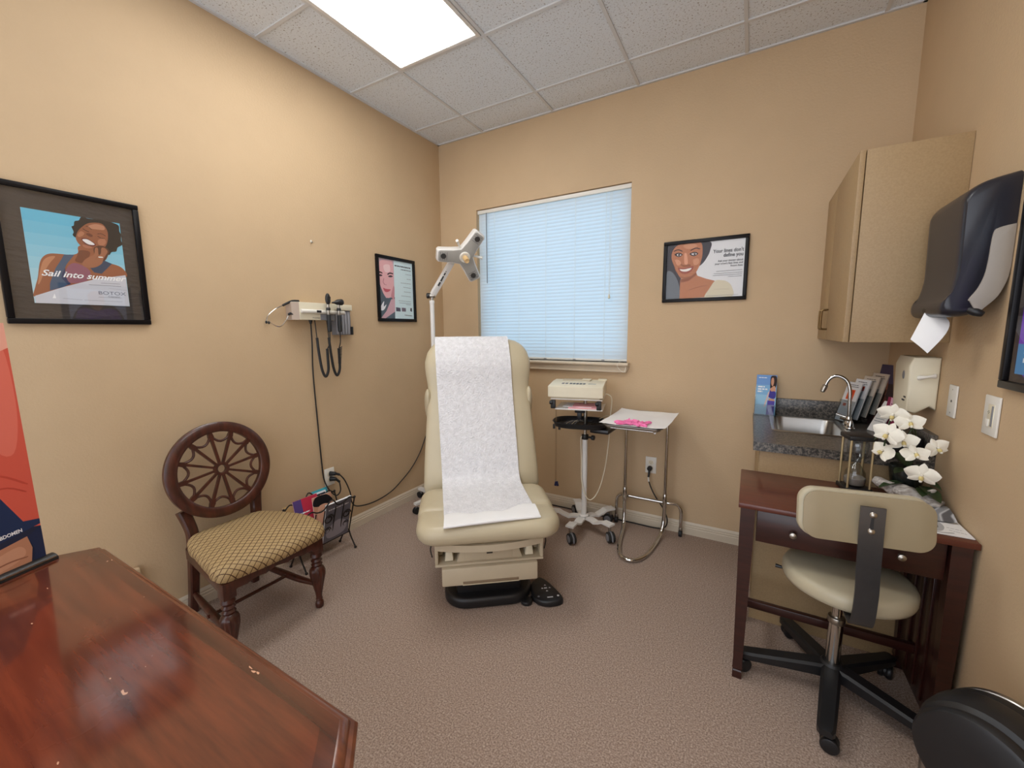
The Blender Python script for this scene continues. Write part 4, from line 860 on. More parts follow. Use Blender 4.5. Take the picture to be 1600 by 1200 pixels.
art(b, Xr @ Matrix.Translation((-.07, -.011, 0)), .13, .022, [((52, 52, 54), 'd700', [(20, 400), (980, 620)])]); b.build('arm_lettering', arm, world=True, smooth=0)
nF = Vector((.66, -.56, -.49)).normalized(); XH = Matrix.Translation(HC) @ frame_to(nF); XH = XH @ Matrix.Rotation(math.radians(0), 4, 'Z')
def ylobes(Rl, wl, rc):
    out = []; A3 = [math.radians(a) for a in (LOBE0, LOBE0+120, LOBE0+240)]
    for a in A3:
        u = Vector((math.cos(a), math.sin(a), 0)); v = Vector((-u.y, u.x, 0))
        out += [u*(rc+.03)-v*wl, u*(Rl-.012)-v*wl*.92, u*Rl-v*(wl*.92-.012), u*Rl+v*(wl*.92-.012), u*(Rl-.012)+v*wl*.92, u*(rc+.03)+v*wl]
        a2 = a+math.radians(60); out.append(Vector((math.cos(a2), math.sin(a2), 0))*(rc))
    return [(p.x, p.y) for p in out]
LOBE0 = 60
b = MB(); o1 = ylobes(.204, .051, .066); b.prism(o1, .066, white_met, XH @ Matrix.Translation((0, 0, -.066)), bev=.010, seg=3); hd = b.build('lamp_head', LA, world=True)
b = MB(); b.prism(ylobes(.195, .043, .060), .004, mat('silver_lamp_face', (172, 170, 164), .45, .15), XH @ Matrix.Translation((0, 0, -.001)), bev=.0015); fc = b.build('face_plate', LA, world=True)
b = MB(); b.lathe([(.040, .002), (.040, .010), (.034, .016), (.030, .012)], white_pl, XH, 24); b.build('hub_ring', LA, world=True)
b = MB(); b.lathe([(.019, .004), (.019, .075), (.016, .082), (.013, .080)], mat('tan_handle_sleeve', (214, 180, 128), .5), XH, 18); b.build('grip_handle', LA, world=True)
for k in range(3):
    a = math.radians(LOBE0+120*k); u = Vector((math.cos(a), math.sin(a), 0))*.158
    b = MB(); b.lathe([(.0195, .003), (.0195, .007), (.016, .007)], mat('dark_lens_ring', (60, 58, 56), .4), XH @ Matrix.Translation(u), 20); b.lathe([(.0155, .0035), (.008, .006), (.002, .0065)], chrome, XH @ Matrix.Translation(u), 16)
    for j in range(4): b.box(u*(1)+Vector((0, 0, .0035)), (.003, .058, .002), grey_pl, M=XH @ Matrix.Translation(u*(-.2+.0)) @ Matrix.Identity(4) if False else XH @ Matrix.Translation(u) @ Matrix.Rotation(a, 4, 'Z') @ Matrix.Translation((-.026+.016*j, 0, 0)) @ Matrix.Translation(-u))
    b.build('bulb_lens', LA, world=True)
for a0 in (LOBE0+60, LOBE0-60):
    a = math.radians(a0); u = Vector((math.cos(a), math.sin(a), 0))
    b = MB(); b.tube([u*.05+Vector((0, 0, -.03)), u*.085+Vector((0, 0, -.03)), u*.105+Vector((0, 0, -.022)), u*.135+Vector((0, 0, .0))], [.007, .007, .009, .011], white_pl, sm=6, M=XH); b.build('side_handle', LA, world=True)
b = MB(); b.cyl(J+d*.29, HC-nF*.05, .016, white_met, seg=16, bev=.003); b.build('head_pivot', LA, world=True)
# ---------------------------------------------------------------- rolling cart with recorder (front faces local -y)
CA = thing('equipment_cart', 'white five-legged rolling cart carrying the cream recorder under the window', 'medical cart', (1.45, -.28, 0), 13)
angs = [-106+72*k for k in range(5)]
b = MB(); b.lathe([(.03, .088), (.034, .09), (.034, .108), (.026, .114)], white_met, Matrix(), 20)
for a in angs:
    a = math.radians(a); d = Vector((math.cos(a), math.sin(a), 0)); v = Vector((-d.y, d.x, 0))
    R = []
    for q, z in ((.0, .100), (.075, .100), (.105, .092), (.150, .108), (.175, .122), (.245, .122)):
        R.append([d*q+v*s*.028+Vector((0, 0, z+h)) for s, h in ((-1, -.012), (1, -.012), (1, 0), (-1, 0))])
    b.loft(R, white_met)
base = b.build('star_base', CA, smooth=25)
for k, a in enumerate(angs):
    a = math.radians(a); d = Vector((math.cos(a), math.sin(a), 0)); c = d*.225; ya_ = a + [.9, -.5, 2.2, .3, 1.4][k]; f = Vector((math.cos(ya_), math.sin(ya_), 0)); sd = Vector((-f.y, f.x, 0)); w = c + f*.018
    b = MB(); b.cyl(c+Vector((0, 0, .07)), c+Vector((0, 0, .112)), .011, nickel, seg=12)
    for s in (-1, 1): b.cyl(w+sd*s*.006+Vector((0, 0, .036)), w+sd*s*.022+Vector((0, 0, .036)), .036, black_rb, seg=22, bev=.005); b.cyl(w+sd*s*.0215+Vector((0, 0, .036)), w+sd*s*.0245+Vector((0, 0, .036)), .025, grey_pl, seg=18, bev=.002)
    b.prism([(-.040, .02), (-.034, .052), (-.01, .074), (.018, .074), (.022, .055), (-.01, .045), (-.03, .02)], .010, grey_pl, Matrix.Translation(w-sd*.005+Vector((0, 0, .0))) @ Matrix((( *(-f), 0), (0, 0, 1, 0), (*sd, 0), (0, 0, 0, 1))).transposed(), bev=.002)
    b.build('caster', CA)
b = MB(); b.cyl((0, 0, .10), (0, 0, .66), .0185, white_met, seg=22); b.build('pole', CA)
b = MB(); b.cyl((0, 0, .655), (0, 0, .69), .024, black_pl, seg=20, bev=.004); b.cyl((.0, 0, .672), (.05, -.02, .674), .007, black_pl, seg=10); b.cyl((.046, -.0185, .674), (.066, -.026, .675), .017, black_pl, seg=16, bev=.004); b.build('height_knob', CA)
b = MB(); b.cyl((0, 0, .66), (0, 0, .95), .0125, nickel, seg=16); b.build('inner_pole', CA)
b = MB(); b.box((-.045, -.01, .953), (.34, .27, .006), white_met, bev=.002); b.build('top_shelf', CA)
b = MB(); b.box((-.03, -.01, .886), (.31, .27, .006), white_met, bev=.002); b.build('lower_shelf', CA)
for x in (-.198, .102):
    b = MB(); b.box((x, -.135, .917), (.03, .03, .056), black_pl, bev=.004); b.cyl((x-.022, -.148, .93), (x+.0, -.148, .93), .013, black_pl, seg=14, bev=.003); b.build('clamp', CA)
b = MB(); b.box((-.035, .005, .862), (.07, .06, .04), black_pl, bev=.004); b.box((-.04, .0, .82), (.03, .04, .06), black_pl, bev=.004); b.build('bracket', CA)
EK = thing('recorder', 'cream desktop chart recorder with sloped top on the rolling cart', 'medical recorder', WM['equipment_cart'] @ Vector((-.052, -.01, .957)), 13)
b = MB(); b.loft([[Vector((x*s, y, z)) for x, y, z in ((-1, .135, z_), (1, .135, z_), (1, -.135, z_), (-1, -.135, z_))] for s, z_ in ((.155, 0), (.165, .014))], cream_pl)
pr = [(-.142, .012), (-.142, .078), (-.134, .084), (.04, .098), (.145, .098), (.145, .012)]
b.prism(pr, .36, ivory_pl, Matrix.Translation((-.18, 0, 0)) @ Matrix(((0, 0, 1, 0), (1, 0, 0, 0), (0, 1, 0, 0), (0, 0, 0, 1))), bev=.005); b.build('case', EK)
b = MB(); KX = Matrix.Translation((0, -.05, .0910)) @ Matrix.Rotation(math.atan2(.014, .174), 4, 'X')
for k, x in enumerate((-.092, -.068, -.04, -.018, .004, .026, .048)):
    for r_ in range(2): b.box((x, -.012+.022*r_, .0005), (.017, .013, .003), grey_pl if k < 2 else mat('slate_key', (96, 104, 112), .5), bev=.001, M=KX)
b.box((.10, .0, .0003), (.05, .02, .002), mat('pale_keypad', (176, 178, 172), .5), M=KX); b.build('keypad', EK)
b = MB(); b.box((-.02, .085, .1005), (.19, .075, .007), cream_pl, bev=.003); b.box((.05, .085, .106), (.06, .05, .006), ivory_pl, bev=.002); b.box((.155, .12, .102), (.06, .05, .010), ivory_pl, bev=.003); b.build('paper_cover', EK)
b = MB(); b.tube([(.165, .0, .02), (.20, .005, .018), (.225, .03, -.02), (.215, .06, -.15), (.21, .05, -.30), (.19, .03, -.50), (.15, .0, -.66), (.10, -.03, -.72), (.06, -.03, -.68), (.035, -.02, -.58), (.03, 0, -.45), (.025, -.01, -.31), (.03, .0, -.28)], .0035, ivory_pl, sm=8, seg=8); b.build('power_lead', EK)
b = MB(); A0 = WM['equipment_cart']; b.box((-.005, -.04, .893), (.20, .16, .008), pinkpap, M=A0, rot=(0, 0, 4)); b.box((-.04, -.035, .8985), (.19, .15, .003), paper_m, M=A0, rot=(0, 0, -3)); b.box((.01, -.04, .902), (.17, .14, .004), pinkpap, M=A0, rot=(0, 0, 2))
b.build('paper_stack', label='pink chart papers stacked on the lower shelf of the rolling cart', cat='papers')
KT = thing('lead_tray', 'black oval tray holding leads below the recorder on the rolling cart', 'tray', A0 @ Vector((-.01, 0, .75)), 13)
b = MB(); R = []
for a_, c_, z in ((.155, .105, .0), (.175, .125, .008), (.182, .132, .036), (.190, .140, .04), (.186, .136, .042), (.176, .126, .034), (.168, .118, .010)):
    R.append([Vector((-.02+a_*math.copysign(abs(math.cos(t))**.7, math.cos(t)), -.02+c_*math.copysign(abs(math.sin(t))**.7, math.sin(t)), z)) for t in [2*PI*k/40 for k in range(40)]])
R.append([Vector((-.02+(p.x+.02)*.2, -.02+(p.y+.02)*.2, .010)) for p in R[-1]])
b.loft(R, black_pl); b.build('tray_shell', KT)
b = MB(); b.box((.135, .0, -.014), (.13, .20, .03), dark_org, bev=.01, rot=(0, 0, -14)); b.build('side_pouch', KT)
b = MB()
for k in range(5): b.tube([(-.14+.02*k, -.06, .016), (-.10+.02*k, -.02, .03+.004*k), (-.06+.02*k, .03, .02)], .002, ivory_pl if k % 2 else grey_pl, sm=5, seg=6)
for k in range(4): b.tube([(.0+.02*k, -.05, .018), (.06, -.03+.02*k, .03), (.12, .02+.01*k, .035), (.17, .06, .045)], .0022, black_rb, sm=5, seg=6)
b.tube([(.10, .06, .04), (.15, .09, .06), (.19, .07, .05), (.20, .03, .02)], .003, cream_pl, sm=5, seg=6); b.build('lead_wires', KT)
b = MB(); b.b2((-.205, -.06, -.02), (-.19, -.045, .012), black_pl, bev=.002); b.b2((-.165, -.075, -.022), (-.15, -.06, .006), black_pl, bev=.002); b.build('hook', KT)
b = MB()
for o_ in (0, .006): b.cyl(A0 @ Vector((-.196+o_, -.055, .885)), A0 @ Vector((-.196+o_, -.055, .36)), .0013, mat('tan_lead_wire', (140, 116, 84), .6), seg=6)
ldw = b.build('electrode_lead', label='thin tan lead wires with a navy clip hanging from the black tray', cat='lead wire')
b = MB(); 
c = A0 @ Vector((-.193, -.055, .335)); b.box(c, (.016, .014, .03), mat('navy_clip', (28, 34, 76), .4), rot=(0, 12, 13), bev=.002); b.box(c+Vector((.012, .0, .002)), (.014, .012, .034), mat('navy_clip', (28, 34, 76)), rot=(0, -14, 13), bev=.002); b.cyl(c+Vector((-.004, 0, .012)), c+Vector((-.002, 0, .03)), .004, nickel, seg=8)
WM[ldw.name] = Matrix.Translation(ldw.location); b.build('clip', ldw, world=True)
# ---------------------------------------------------------------- instrument stand
MS = thing('instrument_stand', 'chrome instrument stand with a flat tray at the back wall beside the cart', 'instrument stand', (1.84, -.30, 0))
xl, xr, yu = 1.692, 1.962, -.115
b = MB()
loop = [(xl, yu, .30), (xl, yu, .16), (xl+.004, yu-.02, .07), (xl+.012, yu-.07, .028), (xl+.03, yu-.20, .014), (xl+.055, yu-.33, .013), (xl+.085, yu-.405, .013), (xl+.135, yu-.437, .013), (xl+.185, yu-.415, .013), (xl+.222, yu-.34, .013), (xl+.245, yu-.20, .014), (xr-.012, yu-.07, .028), (xr-.004, yu-.02, .07), (xr, yu, .16), (xr, yu, .30)]
b.tube(loop, .0125, chrome, sm=8, seg=14); b.build('floor_loop', MS, world=True)
for x in (xl, xr):
    b = MB(); b.cyl((x, yu, .28), (x, yu, .826), .0105, chrome, seg=16); b.cyl((x, yu, .20), (x, yu, .30), .0145, chrome, seg=16, bev=.002); b.cyl((x, yu, .826), (x, yu, .838), .013, black_rb, seg=14, bev=.002); b.build('upright', MS, world=True)
b = MB(); yr = -.062
b.tube([(1.622, yr, .055), (1.622, yr, .16), (1.630, yr, .20), (1.655, yr-.004, .222), (xl, yr-.02, .226), (1.83, yr-.02, .226), (xr, yr-.02, .226), (2.03, yr-.004, .222), (2.055, yr, .20), (2.063, yr, .16), (2.063, yr, .055)], .0115, chrome, sm=8, seg=14)
for x in (xl, xr): b.cyl((x, yr-.02, .226), (x, yu, .226), .009, chrome, seg=10)
b.build('rear_support', MS, world=True)
for x in (1.622, 2.063):
    b = MB(); b.cyl((x-.011, yr-.004, .0235), (x+.011, yr-.004, .0235), .0235, black_rb, seg=20, bev=.004); b.cyl((x, yr, .04), (x, yr, .062), .0125, nickel, seg=12, bev=.002); b.build('wheel', MS, world=True)
b = MB(); zt_ = .826; b.tube([(xl, yu, zt_), (1.70, -.54, zt_), (1.71, -.56, zt_), (1.955, -.56, zt_), (1.965, -.54, zt_), (xr, yu, zt_)], .006, chrome, seg=10); b.tube([(xr, yu, zt_-.03), (xr, -.30, zt_-.03), (1.962, -.55, zt_-.008)], .006, chrome, seg=10); b.build('tray_frame', MS, world=True)
b = MB(); R = []
for w_, d_, z, rr in ((.30, .49, 0, .02), (.315, .505, .003, .025), (.322, .512, .016, .03), (.345, .535, .019, .04), (.345, .535, .0165, .04), (.320, .510, .0135, .03), (.31, .50, .004, .02), (.25, .44, .002, .02), (.02, .03, .002, .004)):
    R.append([Vector((1.838+x, -.345+y, .834+z)) for x, y in rrect(w_, d_, rr, 6)])
b.loft(R, steel, caps=False); b.build('tray', MS, world=True, smooth=40)
b = MB(); G_ = []
for i in range(15):
    row = []
    for j in range(15):
        u, v = i/14-.5, j/14-.5; x = 1.838+u*.375; y = -.355+v*.50; cn = (abs(u)*2)**4*(abs(v)*2)**4
        z = .8565 - .012*max(0, (abs(u)-.40)/.1)*0 + .004*noise.noise(Vector((u*5, v*5, 2))) + .006*cn - (.010*(1-min(1, abs(u)/.36)) if abs(u) < .36 and abs(v) < .40 else 0)
        row.append(Vector((x, y, z)))
    G_.append(row)
b.grid(G_, paper_m); b.build('tray_liner', label='white paper sheet covering the instrument stand tray', cat='paper sheet', smooth=60)
b = MB()
GL = [((1.79, -.56), .05, .03, 20), ((1.83, -.545), .06, .035, -10), ((1.87, -.535), .045, .03, 30), ((1.845, -.50), .05, .022, 5), ((1.805, -.515), .04, .02, -30)]
R = []
for i in range(15):
    row = []
    for j in range(21):
        u, v = i/14*2-1, j/20*2-1; rr = 1+.42*noise.noise(Vector((u*2.2, v*2.2, 5)))
        x = 1.835+v*.078*rr; y = -.535+u*.050*rr; f = max(0, 1-(u*u+v*v)*.55); z = .8555 + f*(.006+.034*abs(noise.noise(Vector((u*4.1, v*4.7, 9))))) + .001
        row.append(Vector((x, y, z)))
    R.append(row)
b.grid(R, pink_m)
for (x0, y0, a, l) in ((1.765, -.545, 200, .038), (1.775, -.575, 215, .03), (1.90, -.575, -35, .03), (1.905, -.50, 30, .028), (1.875, -.59, -60, .02)):
    d = Vector((math.cos(math.radians(a)), math.sin(math.radians(a)), 0)); p = Vector((x0, y0, .8615)); b.tube([p-d*.01, p+d*l*.5+Vector((0, 0, .004)), p+d*l], [.009, .0085, .005], pink_m, sm=4, seg=8)
b.build('rubber_gloves', label='crumpled pink rubber gloves lying on the white tray paper', cat='gloves', smooth=60)
# ---------------------------------------------------------------- sink cabinet, counter and wall cabinet
BC = thing('base_cabinet', 'tan laminate base cabinet under the granite sink counter', 'cabinet', (2.76, -.38, 0))
b = MB(); b.b2((2.472, -.75, .0), (W-.001, -.732, .844), cabinet_m, bev=.001); b.b2((2.49, -.732, .10), (2.508, -.002, .844), cabinet_m); b.b2((2.53, -.732, .0), (2.545, -.002, .10), mat('dark_toe_kick', (70, 58, 44), .7)); b.b2((2.49, -.732, .10), (W-.001, -.002, .118), cabinet_m); b.build('carcass', BC, world=True, smooth=0)
for y0_, y1_ in ((-.728, -.372), (-.366, -.006)):
    b = MB(); b.b2((2.470, y0_, .125), (2.489, y1_, .83), cabinet_m, bev=.002); d_ = b.build('door', BC, world=True)
CT = thing('countertop', 'dark speckled counter with backsplash over the base cabinet', 'countertop', (2.75, -.385, .845))
hx0, hx1, hy0, hy1 = 2.545, 2.835, -.47, -.05
b = MB(); z0_, z1_ = .845, .885
for lo, hi in (((2.443, -.772), (hx0, -.001)), ((hx1, -.772), (W-.001, -.001)), ((hx0, -.772), (hx1, hy0)), ((hx0, hy1), (hx1, -.001))): b.b2((*lo, z0_), (*hi, z1_), granite)
b.build('slab', CT, world=True, smooth=0)
b = MB(); b.b2((2.443+.10, -.022, z1_), (W-.001, -.001, .988), granite, bev=.002); b.b2((W-.022, -.772, z1_), (W-.001, -.022, .988), granite, bev=.002); b.build('backsplash', CT, world=True)
SK = thing('sink', 'stainless steel sink bowl set into the dark counter', 'sink', ((hx0+hx1)/2, (hy0+hy1)/2, .76))
b = MB(); cx, cy, ww, dd = (hx0+hx1)/2, (hy0+hy1)/2, hx1-hx0, hy1-hy0; R = []
for g_, z, rr in ((.02, .8855, .04), (.016, .889, .04), (.006, .8895, .04), (-.004, .887, .04), (-.008, .88, .045), (-.014, .76, .05), (-.03, .745, .05), (-.09, .742, .03), (-.20, .741, .02)):
    R.append([Vector((cx+x, cy+y, z)) for x, y in rrect(max(ww+2*g_, .02), max(dd+2*g_, .03), min(rr, max(ww+2*g_, .02)/2.1), 6)])
b.loft(R, steel, caps=False); b.build('bowl', SK, world=True, smooth=40)
b = MB(); b.cyl((cx, cy, .741), (cx, cy, .745), .04, chrome, seg=20, bev=.001); b.build('drain', SK, world=True)
FA = thing('faucet', 'chrome gooseneck faucet with two small levers beside the sink', 'faucet', (2.873, -.224, .8855))
b = MB(); b.prism(rrect(.045, .13, .022, 6), .010, chrome, Matrix.Translation((2.873, -.224, .8855)), bev=.003); b.lathe([(.02, .0), (.021, .02), (.015, .035), (.013, .05)], chrome, Matrix.Translation((2.873, -.224, .893)), 20); b.build('base_plate', FA, world=True)
b = MB(); b.tube([(2.873, -.224, .93), (2.870, -.224, 1.02), (2.866, -.223, 1.085), (2.852, -.221, 1.128), (2.825, -.218, 1.150), (2.798, -.215, 1.152), (2.776, -.212, 1.132), (2.764, -.210, 1.10)], .0085, chrome, sm=8, seg=14); b.build('spout', FA, world=True)
b = MB(); b.lathe([(.009, 0), (.013, .004), (.012, .014), (.014, .02), (.011, .032), (.012, .036), (.008, .042)], nickel, Matrix.Translation((2.765, -.2105, 1.104)) @ frame_to((-.3, .05, -1)), 16); b.build('aerator', FA, world=True)
for s in (-1, 1):
    c = Vector((2.873, -.224+s*.048, .895)); b = MB(); b.lathe([(.014, 0), (.014, .018), (.010, .03), (.008, .036)], chrome, Matrix.Translation(c), 16); b.tube([c+Vector((0, 0, .034)), c+Vector((-.02, s*.008, .04)), c+Vector((-.045, s*.015, .048))], [.006, .005, .007], chrome, sm=4, seg=10); b.build('lever', FA, world=True)
WC = thing('wall_cabinet', 'tan laminate two-door cabinet hung on the right wall above the sink', 'wall cabinet', (2.9, -.385, 1.345))
b = MB(); b.b2((2.757, -.762, 1.345), (W-.001, -.002, 2.092), cabinet_m, bev=.001); b.build('carcass', WC, world=True)
for y0_, y1_ in ((-.762, -.284), (-.280, -.002)):
    b = MB(); b.b2((2.735, y0_, 1.345), (2.754, y1_, 2.092), cabinet_m, bev=.002); d_ = b.build('door', WC, world=True)
    b = MB(); yy = -.315 if y0_ < -.5 else -.249; b.tube([(2.735, yy, 1.398), (2.713, yy, 1.400), (2.708, yy, 1.412), (2.708, yy, 1.48), (2.713, yy, 1.494), (2.735, yy, 1.496)], .0045, brass, sm=4, seg=8); b.build('handle', d_, world=True)
# brochures
H1 = thing('brochure_holder', 'clear acrylic holder with the blue brochure at the left end of the counter', 'brochure holder', (2.50, -.06, .8855))
b = MB(); b.b2((2.447, -.085, .8855), (2.557, -.03, .889), clear_m); b.b2((2.447, -.087, .8855), (2.557, -.085, .955), clear_m); b.b2((2.447, -.033, .8855), (2.557, -.031, 1.05), clear_m); b.b2((2.446, -.087, .8855), (2.448, -.031, .99), clear_m); b.b2((2.556, -.087, .8855), (2.558, -.031, .99), clear_m); b.build('holder_shell', H1, world=True, smooth=0)
BRO = [((116, 160, 218), 'p', [(0, 750), (1000, 750), (1000, 1000), (0, 1000)]), ((136, 186, 226), 'p', [(0, 500), (1000, 500), (1000, 750), (0, 750)]), ((160, 206, 234), 'p', [(0, 0), (1000, 0), (1000, 500), (0, 500)]),
 ((44, 26, 24), 's', [(680, 830), (700, 960), (820, 990), (960, 970), (1000, 850), (960, 700), (860, 640), (700, 660)]), ((206, 150, 118), 's', [(720, 800), (740, 920), (830, 930), (860, 820), (800, 720)]), ((214, 158, 126), 's', [(780, 700), (900, 730), (960, 650), (940, 560), (700, 570), (680, 640)]),
 ((70, 60, 150), 's', [(620, 470), (700, 620), (760, 590), (900, 600), (980, 560), (960, 430), (800, 410)]), ((214, 160, 130), 'p', [(650, 415), (940, 400), (950, 350), (640, 360)]), ((92, 76, 170), 'p', [(600, 360), (950, 350), (940, 0), (560, 0)]), ((224, 196, 190), 'p', [(600, 560), (680, 600), (620, 420), (480, 190), (420, 200)]),
 ((240, 244, 250), 'd18', [(110, 930), (520, 930)]), ((246, 248, 252), 'd34', [(90, 700), (420, 700)]), ((246, 248, 252), 'd34', [(90, 640), (560, 640)]), ((246, 248, 252), 'd34', [(80, 580), (330, 580)])]
def leaflet(label, X, w, h, layers, paper=(232, 232, 234), th=.006, name='brochure', group=None):
    b = MB(); b.box((w/2, h/2, -th/2), (w, h, th), flat(paper), M=X); art(b, X @ Matrix.Translation((0, 0, .0002)), w, h, layers); return b.build(name, label=label, cat='brochure', group=group, smooth=0)
leaflet('blue brochure with a woman in purple standing in the clear holder', Matrix.Translation((2.450, -.058, .890)) @ Matrix.Rotation(math.radians(-4), 4, 'X') @ XB(0, 0), .104, .238, BRO)
wD = Vector((.45, -.89, 0)).normalized(); nD = Vector((-.89, -.45, 0)).normalized()
def tierX(p, lean):
    up = Vector((0, 0, 1)); X = Matrix.Translation(p) @ Matrix((( *wD, 0), (*up, 0), (*nD, 0), (0, 0, 0, 1))).transposed()
    return X @ Matrix.Rotation(math.radians(-lean), 4, 'X')
HT = thing('tiered_brochure_stand', 'clear stepped stand of four white brochures in the counter corner', 'brochure stand', (2.93, -.12, .8855))
b = MB()
for k in range(4):
    X = tierX(Vector((2.843+.034*k, -.028-.003*k, .889+.018*k)), 15); b.box((.052, .10-.009*k, -.010), (.11, .20-.018*k, .0015), clear_m, M=X); b.box((.052, .06, .007), (.11, .12, .0015), clear_m, M=X)
b.build('stand_shell', HT, world=True, smooth=0)
def tierart(red): return [((70, 72, 78), 'd16', [(200, 930), (800, 930)]), ((70, 72, 78), 'd16', [(120, 885), (860, 885)])] + ([((224, 92, 40), 'p', [(230, 560), (720, 560), (720, 810), (230, 810)]), ((196, 60, 30), 's', [(300, 600), (420, 760), (640, 780), (600, 640), (440, 580)])] if red == 1 else [((196, 66, 44), 'p', [(200, 720), (760, 720), (760, 830), (200, 830)]), ((120, 36, 30), 'p', [(240, 770), (700, 770), (700, 810), (240, 810)])] if red == 2 else []) + [((120, 122, 128), 'd12', [(200, 500), (760, 500)]), ((196, 70, 60), 'p', [(200, 380), (420, 380), (420, 450), (200, 450)])]
for k, (red, lab) in enumerate(((1, 'frontmost white brochure with an orange square on the stepped stand'), (2, 'second white brochure from the front, with a red strip, on the stepped stand'), (0, 'third brochure from the front on the stepped stand'), (0, 'rearmost, highest brochure on the stepped stand'))):
    leaflet(lab, tierX(Vector((2.843+.034*k, -.030-.003*k, .892+.018*k)), 15), .100, .222, tierart(red), (226, 226, 228) if k < 2 else (206, 192, 176), .006, group='brochures on the stepped stand')
leaflet('dark brown booklet leaning behind the stepped brochure stand', tierX(Vector((2.978, -.06, .888)), 9) , .115, .325, [((70, 60, 84), 'p', [(0, 700), (1000, 700), (1000, 1000), (0, 1000)]), ((150, 92, 70), 's', [(420, 500), (420, 700), (560, 760), (620, 560), (540, 420)]), ((104, 60, 48), 's', [(300, 100), (360, 480), (700, 460), (720, 100)])], (52, 38, 38), .008, name='booklet')
leaflet('white card leaning on the counter in front of the wall dispenser', tierX(Vector((2.945, -.245, .8875)), 26), .075, .165, [((90, 100, 104), 'd18', [(120, 420), (820, 420)]), ((90, 100, 104), 'd18', [(120, 340), (820, 340)])], (228, 228, 226), .004, name='card')
leaflet('magenta leaflet tip showing behind the white card', tierX(Vector((2.995, -.25, .888)), 8), .07, .175, [((226, 176, 196), 'p', [(300, 600), (1000, 500), (1000, 900), (250, 1000)]), ((120, 40, 70), 'd26', [(350, 820), (900, 760)])], (150, 48, 84), .004, name='leaflet')
# wall dispenser above the counter
DS = thing('white_wall_dispenser', 'white wall dispenser with a side lever on the right wall above the counter', 'dispenser', (2.99, -.6, 1.06))
b = MB(); pr = [(0, 1.285), (0, 1.075), (-.02, 1.090), (-.034, 1.078), (-.060, 1.058), (-.088, 1.066), (-.092, 1.25), (-.080, 1.285)]
b.prism([(x, z) for x, z in pr], .19, ivory_pl, Matrix.Translation((W-.001, -.72+.19, 0)) @ Matrix(((1, 0, 0, 0), (0, 0, -1, 0), (0, 1, 0, 0), (0, 0, 0, 1))), bev=.012, seg=3); sh = b.build('cover', DS, world=True)
b = MB(); b.tube([(W-.062, -.728, 1.205), (W-.042, -.735, 1.210), (W-.02, -.728, 1.213)], [.009, .0055, .008], white_pl, sm=4); b.ell((W-.062, -.726, 1.205), (.008, .008, .010), white_pl, u=12, v=8); b.ell((W-.018, -.726, 1.213), (.007, .008, .010), white_pl, u=12, v=8); b.build('lever', DS, world=True)
b = MB(); b.ell((W-.092, -.655, 1.21), (.004, .012, .018), grey_pl); b.build('level_window', DS, world=True)
for c_, d_ in (((W-.090, -.69, 1.122), (.004, .022, .006)), ((W-.090, -.675, 1.108), (.004, .03, .006))):
    b = MB(); b.box(c_, d_, black_pl); b.build('printed_mark', DS, world=True)
# paper towel dispenser
PT = thing('paper_towel_dispenser', 'black and grey lever paper towel dispenser on the right wall', 'paper towel dispenser', (2.99, -.97, 1.44))
prof = [(0, 1.853), (-.06, 1.838), (-.094, 1.818), (-.110, 1.795), (-.113, 1.76), (-.110, 1.60), (-.112, 1.55), (-.122, 1.50), (-.137, 1.475), (-.136, 1.45), (-.120, 1.436), (-.07, 1.438), (-.05, 1.462), (-.03, 1.50), (0, 1.545)]
def pr2(ins): 
    c = Vector((-.055, 1.64)); return [((x-c.x)*(1-ins)+c.x if x < -.001 else x, (z-c.y)*(1-ins)+c.y) for x, z in prof]
b = MB(); R = []
for y, k in ((-1.128, .10), (-1.124, .05), (-1.112, .015), (-1.095, 0), (-.86, 0), (-.84, .015), (-.83, .05), (-.827, .10)):
    P_ = cr([(x, 0, z) for x, z in pr2(k)], 3); R.append([Vector((W-.001+p.x, y, p.z)) for p in P_])
b.loft(R, mat('navy_black_plastic', (34, 34, 42), .3, var=.04)); b.build('cover', PT, world=True, smooth=40)
b = MB(); gp = cr([(0, 1.70, 0), (-.034, 1.692, 0), (-.046, 1.676, 0), (-.049, 1.60, 0), (-.053, 1.555, 0), (-.064, 1.517, 0), (-.080, 1.487, 0), (-.076, 1.478, 0), (-.058, 1.448, 0), (-.042, 1.462, 0), (-.018, 1.495, 0), (-.004, 1.54, 0), (0, 1.58, 0)], 4)
b.prism([(p.x, p.y) for p in gp], .010, mat('warm_grey_plastic', (158, 150, 140), .5, var=.02), Matrix.Translation((W-.001, -1.122, 0)) @ Matrix(((1, 0, 0, 0), (0, 0, -1, 0), (0, 1, 0, 0), (0, 0, 0, 1))), bev=.003); b.build('side_panel', PT, world=True)
b = MB(); b.ell((W-.118, -.98, 1.462), (.022, .10, .024), black_pl); b.tube([(W-.085, -1.11, 1.462), (W-.06, -1.125, 1.448), (W-.045, -1.128, 1.44)], [.012, .013, .008], black_pl, sm=4); b.build('push_lever', PT, world=True)
b = MB(); R = []
for k in range(12):
    f = k/11; l_ = Vector((2.918, -.985, 1.458)).lerp(Vector((2.884, -1.0, 1.362)), f); r_ = Vector((2.958, -.985, 1.446)).lerp(Vector((2.922, -1.035, 1.316)), f) + Vector((.028*math.sin(PI*f), -.02*math.sin(PI*f), .02*math.sin(PI*f)))
    R.append([l_.lerp(r_, g)+Vector((0, -.012*math.sin(PI*g)*(1-.5*f), 0)) for g in (0, .2, .4, .6, .8, 1)])
b.grid(R, paper_m); b.build('paper_towel', label='twisted white paper towel hanging from the black dispenser', cat='paper towel')
